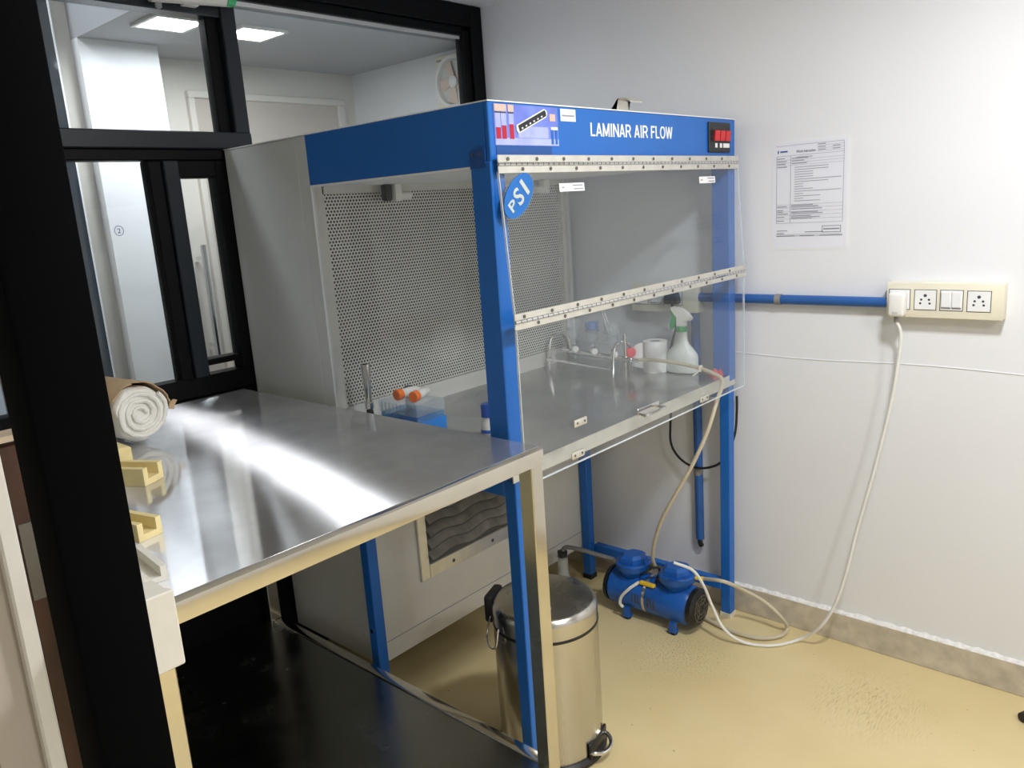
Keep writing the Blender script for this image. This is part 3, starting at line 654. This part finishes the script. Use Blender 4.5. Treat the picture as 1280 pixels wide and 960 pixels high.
La('red_cap', 'pink_red', t, [(.016, 0), (.016, .012), (.01, .014)], at(788, 440, x=b.x+.03), (-.7, -.7, 0), seg=18)
# tissue roll
p = at(822, 463, z=ZT); p = Vector((min(p.x, -.125), p.y, ZB))
t = thing('tissue_roll', p, 'white tissue roll beside the spray bottle', 'tissue roll')
bm = new(); lathe(bm, [(.018, 0), (.040, 0), (.041, .05), (.040, .102), (.018, .102), (.017, .05)], p, seg=32, cap=False); R_ = None
bmesh.ops.holes_fill(bm, edges=bm.edges[:]); obj('roll', bm, 'tissue', t); La('core', 'rubber_grey', t, [(.0175, .002), (.0175, .1005)], p)
bm = new(); rows = []
for i in range(9):
    s = i/8; q = p+Vector((-.028-.0*s, .028+.055*s, 0))+Vector((-.012*math.sin(s*3), 0, 0)); rows.append([q+Vector((0, 0, .012+.012*s)), q+Vector((.002, .002, .012+.012*s)), q+Vector((.002, .002, .098-.045*s*s)), q+Vector((0, 0, .098-.045*s*s))])
rings(bm, rows); obj('loose_sheet', bm, 'tissue', t)
# spray bottle
p = Vector((-.105, .105, ZB)); t = thing('spray_bottle', p, 'white spray bottle with green collar and trigger', 'spray bottle')
bm = new(); lathe(bm, [(.042, 0), (.049, .004), (.050, .02), (.049, .05), (.047, .062), (.036, .078), (.022, .095), (.0165, .11), (.0155, .136)], p, sx=.68, sy=1.12, seg=32); obj('bottle_body', bm, 'bottle_white', t)
La('collar', 'green_plastic', t, [(.0175, .134), (.0175, .150), (.016, .152)], p, seg=20)
bm = new(); hp = p+Vector((0, 0, .15)); prism(bm, [(-.014, 0), (.014, 0), (.014, .02), (.034, .022), (.036, .03), (.022, .046), (.002, .058), (-.03, .064), (-.036, .058), (-.03, .05), (-.014, .03)], hp+Vector((.010, 0, 0)), (0, -1, 0), (0, 0, 1), .020)
hb = obj('spray_head', bm, 'white_plastic', t)
bm = new(); prism(bm, [(-.018, .04), (-.034, .06), (-.040, .056), (-.034, .03), (-.042, .0), (-.036, -.012), (-.026, .0), (-.02, .02)], hp+Vector((.006, 0, 0)), (0, -1, 0), (0, 0, 1), .012); obj('trigger', bm, 'green_plastic', t)
# crumpled red scrap
p = at(900, 468, z=ZT); p = Vector((min(p.x, -.10), max(p.y, -.015), ZB)); bm = new()
R1 = [(p+Vector(((.016+.012*(i % 2))*math.cos(i*.628), (.016+.012*(i % 2))*math.sin(i*.628), 0))) for i in range(10)]
rings(bm, [R1, [q.lerp(p, .35)+Vector((0, 0, .010+.006*(i % 3))) for i, q in enumerate(R1)], [q.lerp(p, .8)+Vector((0, 0, .014)) for q in R1]]); obj('red_wrapper', bm, 'pink_red', None, 'crumpled red wrapper at the right tray corner', 'wrapper')
# burner
p = at(462, 503, x=-1.01); p = Vector((p.x, .52, ZB)); p.x = at(461, 500, y=.52).x
t = thing('burner', p, 'slim steel burner standing by the perforated sheet', 'burner'); La('base', 'black_plastic', t, [(.026, 0), (.026, .012), (.012, .018), (.009, .05)], p)
La('barrel', 'chrome', t, [(.0085, .05), (.012, .053), (.012, .068), (.0085, .072), (.0135, .17), (.0135, .175), (.010, .175), (.007, .08)], p, seg=18)
# blue pipette tip box with tubes on it
q0 = at(500, 517, y=.30); bx0, bx1, by0, by1 = -1.085, -.985, .295, .445; 
t = thing('tip_box', ((bx0+bx1)/2, (by0+by1)/2, ZB), 'blue pipette tip box with clear lid on tray', 'box')
B('box_base', 'blue_plastic', t, bx0, bx1, by0, by1, ZB, ZB+.045, bev=.003); B('tip_tray', 'blue_clear', t, bx0+.004, bx1-.004, by0+.004, by1-.004, ZB+.045, ZB+.060)
lid = new(); box(lid, bx0, bx1, by0, by1, ZB+.060, ZB+.092, .004); obj('clear_lid', lid, 'clear_plastic', t)
for k in range(9): B('lid_rib', 'clear_plastic', t, bx0-.0012, bx0-.0002, by0+.012+k*.015, by0+.018+k*.015, ZB+.062, ZB+.088)
zl = ZB+.0925
for k, (o_, rot, lab) in enumerate((((-1.040, .335), .35, 'orange capped white tube lying nearer on the tip box'), ((-1.045, .385), .05, 'orange capped white tube lying farther on the tip box'))):
    d = Vector((-math.cos(rot), -math.sin(rot), 0)); c_ = Vector((o_[0], o_[1], zl+.0145)); t = thing('sample_tube', (o_[0], o_[1], zl), lab, 'tube', 'orange capped sample tubes')
    La('tube_body', 'vial_white', t, [(.004, -.055), (.011, -.045), (.012, 0), (.012, .012)], c_, d, seg=18); La('cap', 'orange_cap', t, [(.0142, .010), (.0142, .026), (.0125, .028)], c_, d, seg=18)
    bm = new(); 
    for s in (-.02, -.008): lathe(bm, [(.0123, s), (.0123, s+.004)], c_, d, seg=18)
    obj('label_band', bm, 'white_print', t)
p = Vector((-.955, .47, ZB)); t = thing('dark_vial', p, 'small dark capped vial behind the tip box', 'vial'); La('glass', 'rubber_grey', t, [(.012, 0), (.013, .004), (.013, .06), (.009, .068)], p); La('cap', 'black_plastic', t, [(.0125, .066), (.0125, .096), (.011, .098)], p)
# blue-capped bottle behind the left upright
p = at(612, 541, z=ZT); p = Vector((p.x, p.y, ZB)); t = thing('reagent_bottle', p, 'small bottle with blue cap beside the left upright', 'bottle')
La('glass', 'vial_white', t, [(.020, 0), (.022, .004), (.022, .03), (.014, .042), (.013, .05)], p); La('cap', 'cap_blue', t, [(.0185, .044), (.0185, .072), (.016, .077)], p); La('base_band', 'cap_blue', t, [(.0222, .003), (.0222, .012)], p)

# ================================================================ ON THE WALL
# laminated work instruction
py0, py1, pz0, pz1 = -.151, -.368, 1.540, 1.236
t = thing('notice_sheet', (0, (py0+py1)/2, pz1), 'laminated white work instruction sheet on the right wall', 'notice')
def wflat(name, m_, par, ya, yb_, z0, z1, k): return B(name, m_, par, -.0008-k*.0005, -.0002, yb_, ya, z0, z1)
wflat('laminate', 'sheet_film', t, py0+.004, py1-.006, pz1-.006, pz0+.006, 0); pg = wflat('page', 'paper', t, py0, py1, pz1, pz0, 1)
W_, H_ = py0-py1, pz0-pz1
bm = new(); bmg = new()
def pr(b_, u0, u1, v0, v1): box(b_, -.0019, -.0012, py0-u1*W_, py0-u0*W_, pz0-v1*H_, pz0-v0*H_)
for v_ in (.03, .125, .76, .87, .885): pr(bmg, .05, .95, v_, v_+.0025)
for u_ in (.05, .245, .945): pr(bmg, u_, u_+.004, .125 if u_ != .945 else .03, .76)
for v_ in (.165, .19, .215, .585, .615, .65, .685, .72): pr(bmg, .05, .945, v_, v_+.0018)
for v_ in (.055, .08, .105): pr(bmg, .60, .945, v_, v_+.0018)
random.seed(3)
for i, v_ in enumerate([.145, .172, .197, .225, .60, .635, .65, .668, .70, .735]): pr(bm, .06, .06+random.uniform(.08, .17), v_, v_+.008)
for v_ in (.148, .172, .197): pr(bm, .26, .26+random.uniform(.12, .22), v_, v_+.008)
for i in range(15): pr(bm, .30, .30+random.choice((.12, .25, .35, .45, .62)), .235+i*.0225, .235+i*.0225+.005)
for v_ in (.59, .603, .625, .655, .668, .69, .703, .716): pr(bm, .26, .26+random.uniform(.15, .45), v_, v_+.007)
for u_, v_ in ((.61, .04), (.61, .065), (.61, .09), (.8, .065), (.8, .09)): pr(bm, u_, u_+.1, v_, v_+.007)
for u_, v_, l_ in ((.06, .835, .15), (.06, .86, .1), (.45, .85, .25), (.06, .885, .25), (.38, .885, .2), (.65, .885, .3)): pr(bm, u_, u_+l_, v_-.004, v_+.004)
for a_ in ((.68, .93, .795, .801), (.68, .93, .852, .858), (.68, .688, .795, .858), (.922, .93, .795, .858), (.70, .91, .82, .832)): pr(bm, *a_)
obj('printed_text', bm, 'ink_grey', pg, kind='stuff'); obj('ruled_lines', bmg, 'ink_grey', pg, kind='stuff')
UX, UZ = (0, -1, 0), (0, 0, 1)
text('heading', 'Work Instruction', 'ink', pg, (-.0014, py0-.32*W_, pz0-.105*H_), UX, UZ, .0075, .056, .0006, .01); text('subheading', 'LAMINAR AIR FLOW', 'ink', pg, (-.0014, py0-.33*W_, pz0-.155*H_), UX, UZ, .0045, .045, .0006)
bm = new(); pr(bm, .065, .08, .07, .1); pr(bm, .1, .2, .078, .092); obj('logo_print', bm, 'ink_blue', pg)

def socket_box(name, y0, y1, z0, z1, label):
    t = thing(name, (0, (y0+y1)/2, z0), label, 'socket box'); B('box_body', 'ivory_plastic', t, -.040, -.0005, y1, y0, z0, z1, bev=.003, seg=2); return t
def module(t, yc, zc_, kind, s=.052):
    h = s/2; B('module_gap', 'screw', t, -.0406, -.039, yc-h-.0018, yc+h+.0018, zc_-h-.0018, zc_+h+.0018)
    f_ = B('socket_plate' if kind == 'socket' else 'switch_plate', 'socket_white', t, -.0425, -.040, yc-h, yc+h, zc_-h, zc_+h, bev=.001, seg=1)
    if kind == 'socket':
        for dy, dz, r in ((0, .012, .0042), (.0095, .001, .0030), (-.0095, .001, .0030), (.0115, -.009, .0030), (-.0115, -.009, .0030)):
            Cy('pin_hole', 'ink', f_, (-.0428, yc+dy, zc_+dz), (-.0424, yc+dy, zc_+dz), r, seg=12)
    if kind == 'switch':
        for s_ in (-1, 1):
            bm = new(); ya = yc+s_*.0125; prism(bm, [(-.0112, -.022), (.0112, -.022), (.0112, .022), (-.0112, .022)], (-.0425, ya, zc_), UX, (-.10, 0, 1), .0035) if False else box(bm, -.0465, -.0422, ya-.0112, ya+.0112, zc_-.018, zc_+.023, .0015, 1)
            obj('rocker', bm, 'socket_white', f_)
            B('rocker_shadow_gap', 'ink_grey', f_, -.0428, -.0423, ya-.0112, ya+.0112, zc_-.0225, zc_-.019)
    return f_
s1 = socket_box('socket_box', -.494, -.774, 1.047, 1.141, 'ivory wall socket box with white plug and switches')
for y_, k in ((-.5275, 'socket'), (-.592, 'socket'), (-.655, 'switch'), (-.7185, 'socket')): module(s1, y_, 1.0955 if y_ > -.7 else 1.0945, k)
s2 = socket_box('socket_box', .335, .085, 1.033, 1.127, 'ivory wall socket box seen through the hood with black plug')
for y_, k in ((.295, 'socket'), (.232, 'switch'), (.165, 'socket')): module(s2, y_, 1.083, k, .050)
# conduits
t = thing('conduit_pipe', (-.016, -.2, 1.068), 'horizontal blue conduit between the two socket boxes', 'pipe')
Cy('pipe', 'blue_pipe', t, (-.018, .0845, 1.083), (-.018, -.4935, 1.083), .0145); 
bm = new(); lathe(bm, [(.0165, 0), (.0165, .018), (.0146, .018), (.0146, 0)], (-.018, at(980, 373, x=0).y, 1.083), (0, 1, 0)); obj('clip', bm, 'rubber_grey', t)
t = thing('conduit_pipe', (-.016, .1, .22), 'vertical blue conduit below the hood ending in torn tip', 'pipe')
Cy('pipe', 'blue_pipe', t, (-.016, .105, 1.0325), (-.016, .098, .235), .0145); bm = new()
lathe(bm, [(.0150, 0), (.0165, .012), (.0150, .024)], (-.016, .101, .47), seg=18); obj('clip', bm, 'rubber_grey', t)
bm = new(); tube(bm, [(-.016, .098, .236), (-.018, .097, .222), (-.014, .094, .208)], .009, 8, 4); obj('torn_end', bm, 'cord_black', t)
# ---------------------------------------------------------------- power lead of the pump: plug at the box, cord down the wall to the pump
PC = Vector((-.215, .165, .088)); PR = .066
pl = thing('power_lead', (-.05, -.527, 1.05), 'white plug and long white cord hanging to the pump', 'power cord')
bm = new(); box(bm, -.078, -.0435, -.5505, -.507, 1.052, 1.118, .009, 3); pb = obj('plug', bm, 'white_plastic', pl)
text('plug_mark', 'Anchor', 'ink_grey', pb, (-.0782, -.528, 1.064), UX, UZ, .006, .014, .0003, center=True)
Cy('strain_relief', 'rubber_grey', pl, (-.06, -.527, 1.053), (-.058, -.527, 1.036), .006)
P = [Vector((-.058, -.527, 1.038))]
for u, v, kw in ((1126, 420, dict(x=-.05)), (1120, 470, dict(x=-.05)), (1110, 520, dict(x=-.05)), (1092, 590, dict(x=-.055)), (1072, 660, dict(x=-.065)), (1058, 715, dict(x=-.08)), (1044, 755, dict(x=-.09)), (1025, 784, dict(x=-.10)), (1000, 799, dict(z=.012)), (965, 807, dict(z=.006)), (930, 803, dict(z=.010)), (905, 786, dict(y=-.10)), (890, 757, dict(y=-.06)), (880, 733, dict(y=-.045)), (866, 713, dict(y=-.02)), (842, 703, dict(y=.03))): P.append(at(u, v, **kw))
bm = new(); tube(bm, P, .0048, 10, 6); obj('cord', bm, 'cord_white', pl)

# black plug and cable in the hood's socket box
t = thing('black_power_cable', (-.06, .165, 1.06), 'black plug and cable hanging behind the spray bottle', 'power cord')
bm = new(); prism(bm, [(-.020, -.022), (.020, -.022), (.022, -.010), (.012, .020), (-.012, .020), (-.022, -.010)], (-.043, .165, 1.087), UX, UZ, -.032) if False else prism(bm, [(-.022, -.022), (.022, -.022), (.024, -.010), (.013, .022), (-.013, .022), (-.024, -.010)], (-.074, .165, 1.087), (0, 1, 0), UZ, .030)
obj('plug', bm, 'black_plastic', t); bm = new()
P = [Vector((-.06, .165, 1.066)), Vector((-.052, .164, 1.03)), at(846, 405, x=-.0375), at(838, 440, x=-.0375), at(840, 480, x=-.0375), at(838, 530, x=-.0375), at(839, 555, x=-.0375), at(850, 573, x=-.0375), at(868, 584, x=-.0375), at(888, 584, x=-.0375), at(905, 574, x=-.0375), at(918, 545, x=-.036), at(921, 515, x=-.03), at(921, 495, x=-.02)]
tube(bm, P, .0042, 8, 6); obj('cable', bm, 'cord_black', t)
# ================================================================ ON THE FLOOR
# twin-head vacuum pump, its axis along the room
pm = thing('vacuum_pump', (PC.x, PC.y, 0), 'blue twin-head vacuum pump on the floor under the hood', 'pump')
y0, y1 = .005, .325
bm = new(); lathe(bm, [(PR*.86, 0), (PR, .010), (PR, .14), (PR*.985, .142), (PR*.985, .15), (PR, .152), (PR, .30), (PR*.86, .315)], (PC.x, y1, PC.z), (0, -1, 0), 36); obj('motor_body', bm, 'pump_blue', pm)
bm = new(); lathe(bm, [(PR*1.012, 0), (PR*1.012, .010)], (PC.x, .178, PC.z), (0, -1, 0), 36, cap=False); obj('joint_band', bm, 'steel_tray', pm)
fg = La('fan_cover', 'black_plastic', pm, [(PR*.97, 0), (PR*.97, .016), (PR*.80, .024)], (PC.x, .014, PC.z), (0, -1, 0), seg=32)
for r in (.018, .03, .042):
    bm = new(); lathe(bm, [(r, .0238), (r, .027), (r+.004, .027), (r+.004, .0238)], (PC.x, .014, PC.z), (0, -1, 0), 28, cap=False); obj('grille_ring', bm, 'screw', fg)
for k in range(8):
    a = k*math.pi/4; d = Vector((math.cos(a), 0, math.sin(a))); bm = new(); cyl(bm, Vector((PC.x, -.0115, PC.z))+d*.012, Vector((PC.x, -.0115, PC.z))+d*.05, .0018, seg=6); obj('grille_spoke', bm, 'screw', fg)
La('end_cover', 'black_plastic', pm, [(PR*.97, 0), (PR*.97, .012)], (PC.x, y1+.011, PC.z), (0, -1, 0), seg=32)
for yy in (.075, .245):
    zc_ = PC.z+PR*.80
    hd_ = La('head_flange', 'pump_blue', pm, [(.034, -.012), (.040, .008), (.056, .026), (.060, .034), (.060, .050), (.055, .054)], (PC.x-.004, yy, zc_), seg=32)
    bm = new(); hx_ = [(.048*math.cos(math.pi/6+i*math.pi/3)*(1.1 if i % 3 else .95), .048*math.sin(math.pi/6+i*math.pi/3)) for i in range(6)]
    rings(bm, [[Vector((PC.x-.004+a, yy+b, zc_+.053)) for a, b in hx_], [Vector((PC.x-.004+a*.95, yy+b*.95, zc_+.070)) for a, b in hx_], [Vector((PC.x-.004+a*.72, yy+b*.72, zc_+.080)) for a, b in hx_]]); obj('head_cap', bm, 'pump_blue', hd_)
    for k in range(6): 
        a = k*math.pi/3; Cy('head_bolt', 'screw', hd_, (PC.x-.004+.0535*math.cos(a), yy+.0535*math.sin(a), zc_+.053), (PC.x-.004+.0535*math.cos(a), yy+.0535*math.sin(a), zc_+.057), .0035, seg=6)
for yy in (.06, .24):
    for s in (-1, 1):
        bm = new(); prism(bm, [(-.012, 0), (.012, 0), (.009, .034), (-.009, .034)], (PC.x+s*.055, yy, .010), (0, 1, 0), UZ, s*.014 if s > 0 else -.014); box(bm, PC.x+s*.055-.012, PC.x+s*.055+.012, yy-.012, yy+.012, .008, .014)
        ft = obj('foot_bracket', bm, 'pump_blue', pm); La('rubber_foot', 'black_plastic', ft, [(.011, 0), (.013, .004), (.009, .009)], (PC.x+s*.055, yy, 0), seg=14)
for k, yy in enumerate((.130, .142, .154, .190, .202, .214)):
    a0 = math.radians(172); bm = new()
    rows = [[Vector((PC.x+math.cos(a)*r, yy+w_, PC.z+math.sin(a)*r)) for r in (PR*.98, PR*1.004) for w_ in ((-.003, .003) if r < PR else (.003, -.003))] for a in [math.radians(165+i*6) for i in range(6)]]
    rings(bm, rows); obj('cooling_slot', bm, 'ink', pm)
bm = new(); q = Vector((PC.x-PR*.62, .165, PC.z+PR*.82)); box(bm, q.x-.012, q.x+.004, q.y-.03, q.y+.028, q.z-.004, q.z+.008, .003, 1); obj('cable_clip', bm, 'yellow_clip', pm)
bm = new(); tube(bm, [q+Vector((-.006, .03, .002)), q+Vector((-.026, .055, -.02)), q+Vector((-.032, .085, -.055)), q+Vector((-.03, .095, -.085)), q+Vector((-.024, .088, -.10))], .0055, 8, 6); obj('white_lead', bm, 'cord_white', pm)
bm = new(); zc_ = PC.z+PR*.8+.04
tube(bm, [(PC.x-.03, .20, zc_-.02), (PC.x-.045, .165, zc_+.01), (PC.x-.035, .145, zc_+.025), (PC.x-.02, .13, zc_+.015), (PC.x-.03, .14, zc_-.03)], .004, 8, 6); obj('black_lead', bm, 'cord_black', pm)
Cy('link_pipe', 'screw', pm, (PC.x+.01, .19, zc_+.005), (PC.x+.01, .13, zc_+.005), .007, seg=12); Cy('outlet', 'yellow_clip', pm, (PC.x+.02, .02, zc_), (PC.x+.03, -.006, zc_), .007, seg=12)

# hoses
hz = thing('suction_hose', mani_end, 'beige hose from manifold over the tray lip to pump', 'hose')
P = [mani_end-e*.012, at(835, 461, x=-.15)]
P = [mani_end-e*.010, Vector((-.19, .17, ZT+.052)), Vector((-.175, .10, ZT+.047)), Vector((-.16, .03, ZT+.035)), Vector((-.155, -.025, ZT+.020))]
P += [Vector((-.157, -.062, ZT-.002)), at(895, 505, y=-.066), at(884, 540, y=-.055), at(866, 580, y=-.02), at(845, 617, y=.03), at(828, 648, y=.08), at(819, 675, y=.12), at(816, 698, y=.15), Vector((PC.x+.01, .16, PC.z+PR+.02))]
bm = new(); tube(bm, P, .0062, 10, 6); obj('tubing', bm, 'hose_beige', hz)
bm = new(); q = Vector((-.16, .012, ZT+.031)); box(bm, q.x-.006, q.x+.012, q.y-.004, q.y+.004, q.z-.010, q.z+.010, .002, 1); tube(bm, [q, q+Vector((-.012, .004, -.012)), q+Vector((-.03, .01, -.018))], .002, 6, 4); obj('hose_tie', bm, 'ivory_plastic', hz)
P = [Vector((PC.x+.03, -.004, zc_)), at(905, 727, y=-.085), at(930, 738, y=-.11), at(955, 752, x=-.085), at(975, 770, x=-.075), at(984, 785, z=.012), at(975, 795, z=.008), at(950, 798, z=.008), at(920, 791, z=.008), at(893, 779, z=.010), at(870, 766, z=.010)]
bm = new(); tube(bm, P, .0062, 10, 6); obj('exhaust_hose', bm, 'hose_beige', None, 'beige hose loop on the floor beside the pump', 'hose')
# flask behind the bin with dark hose to the pump
fp = Vector((-.345, .455, 0)); t = thing('filter_flask', fp, 'clear conical glass flask standing behind the steel bin', 'flask')
bm = new(); lathe(bm, [(.055, .0005), (.062, .006), (.060, .02), (.022, .13), (.018, .15), (.018, .20), (.021, .204), (.0165, .204), (.0155, .15), (.019, .128), (.056, .022), (.055, .004)], fp, seg=28); obj('flask_body', bm, 'lab_glass', t)
La('stopper', 'cord_black', t, [(.0155, .195), (.018, .222)], fp, seg=16)
P = [fp+Vector((0, 0, .223)), fp+Vector((.01, -.01, .236)), Vector((-.31, .41, .228)), Vector((-.27, .36, .205)), Vector((-.235, .315, .185))]
bm = new(); tube(bm, P, .008, 8, 6); obj('dark_hose', bm, 'hose_grey', None, 'dark grey hose running from flask to pump', 'hose')
# pedal bin
bc_ = Vector((-.925, .050, 0)); br = .136; bh = .425
bn = thing('pedal_bin', bc_, 'round stainless steel pedal bin under the hood', 'bin')
La('base_ring', 'black_plastic', bn, [(br+.006, 0), (br+.010, .004), (br+.010, .014), (br+.002, .022)], bc_, seg=48)
La('body', 'steel_bin', bn, [(br-.001, .020), (br, .03), (br, bh-.062)], bc_, seg=56); La('gap_ring', 'black_plastic', bn, [(br-.001, bh-.062), (br+.0012, bh-.061), (br+.0012, bh-.054), (br-.001, bh-.053)], bc_, seg=56)
ld = La('lid', 'steel_bin', bn, [(br, bh-.054), (br, bh-.020), (br-.002, bh-.010), (br-.008, bh-.002), (br-.014, bh), (br-.05, bh+.002), (.03, bh+.003), (.001, bh+.003)], bc_, seg=56)
hv = Vector((-.35, .93, 0)).normalized(); hs_ = Vector((hv.y, -hv.x, 0))
bm = new(); q = bc_+hv*(br+.006)+Vector((0, 0, bh-.035)); R = Matrix.Translation(q) @ Matrix.Rotation(math.atan2(hv.y, hv.x)-math.pi/2, 4, 'Z'); box(bm, -.04, .04, -.012, .014, -.04, .035, .008, 2, R); obj('lid_hinge', bm, 'black_plastic', bn)
bm = new(); g1 = math.radians(150); gd = Vector((math.cos(g1), math.sin(g1), 0)); gs = Vector((-gd.y, gd.x, 0)); q = bc_+gd*(br+.002)+Vector((0, 0, bh-.07))
tube(bm, [q+gs*.035+Vector((0, 0, .03)), q+gs*.036+gd*.012-Vector((0, 0, .02)), q-gs*.0+gd*.02-Vector((0, 0, .03)), q-gs*.036+gd*.012-Vector((0, 0, .02)), q-gs*.035+Vector((0, 0, .03))], .0025, 8, 6); obj('carry_handle', bm, 'chrome', bn)
g2 = math.radians(-78); gd = Vector((math.cos(g2), math.sin(g2), 0)); gs = Vector((-gd.y, gd.x, 0)); q = bc_+gd*(br-.004)+Vector((0, 0, .035))
bm = new(); tube(bm, [q-gs*.045, q-gs*.042+gd*.012, q-gs*.025+gd*.028-Vector((0, 0, .004)), q+gd*.034-Vector((0, 0, .005)), q+gs*.025+gd*.028-Vector((0, 0, .004)), q+gs*.042+gd*.012, q+gs*.045], .0055, 10, 6); obj('pedal', bm, 'chrome', bn)
bm = new(); box(bm, -.05, .05, -.004, .004, -.018, .025, .003, 2, Matrix.Translation(q+gd*.001) @ Matrix.Rotation(g2-math.pi/2, 4, 'Z')); obj('pedal_slot', bm, 'black_plastic', bn)
# black caster foot at the right border
p = at(1279, 897, z=.012); t = thing('caster_wheel', (p.x, p.y, 0), 'small black caster foot at the right photo border', 'caster')
Cy('wheel', 'black_plastic', t, (p.x-.006, p.y, .0145), (p.x+.012, p.y-.008, .0145), .014); B('fork', 'black_plastic', t, p.x-.004, p.x+.014, p.y-.03, p.y-.012, .012, .035, bev=.003)
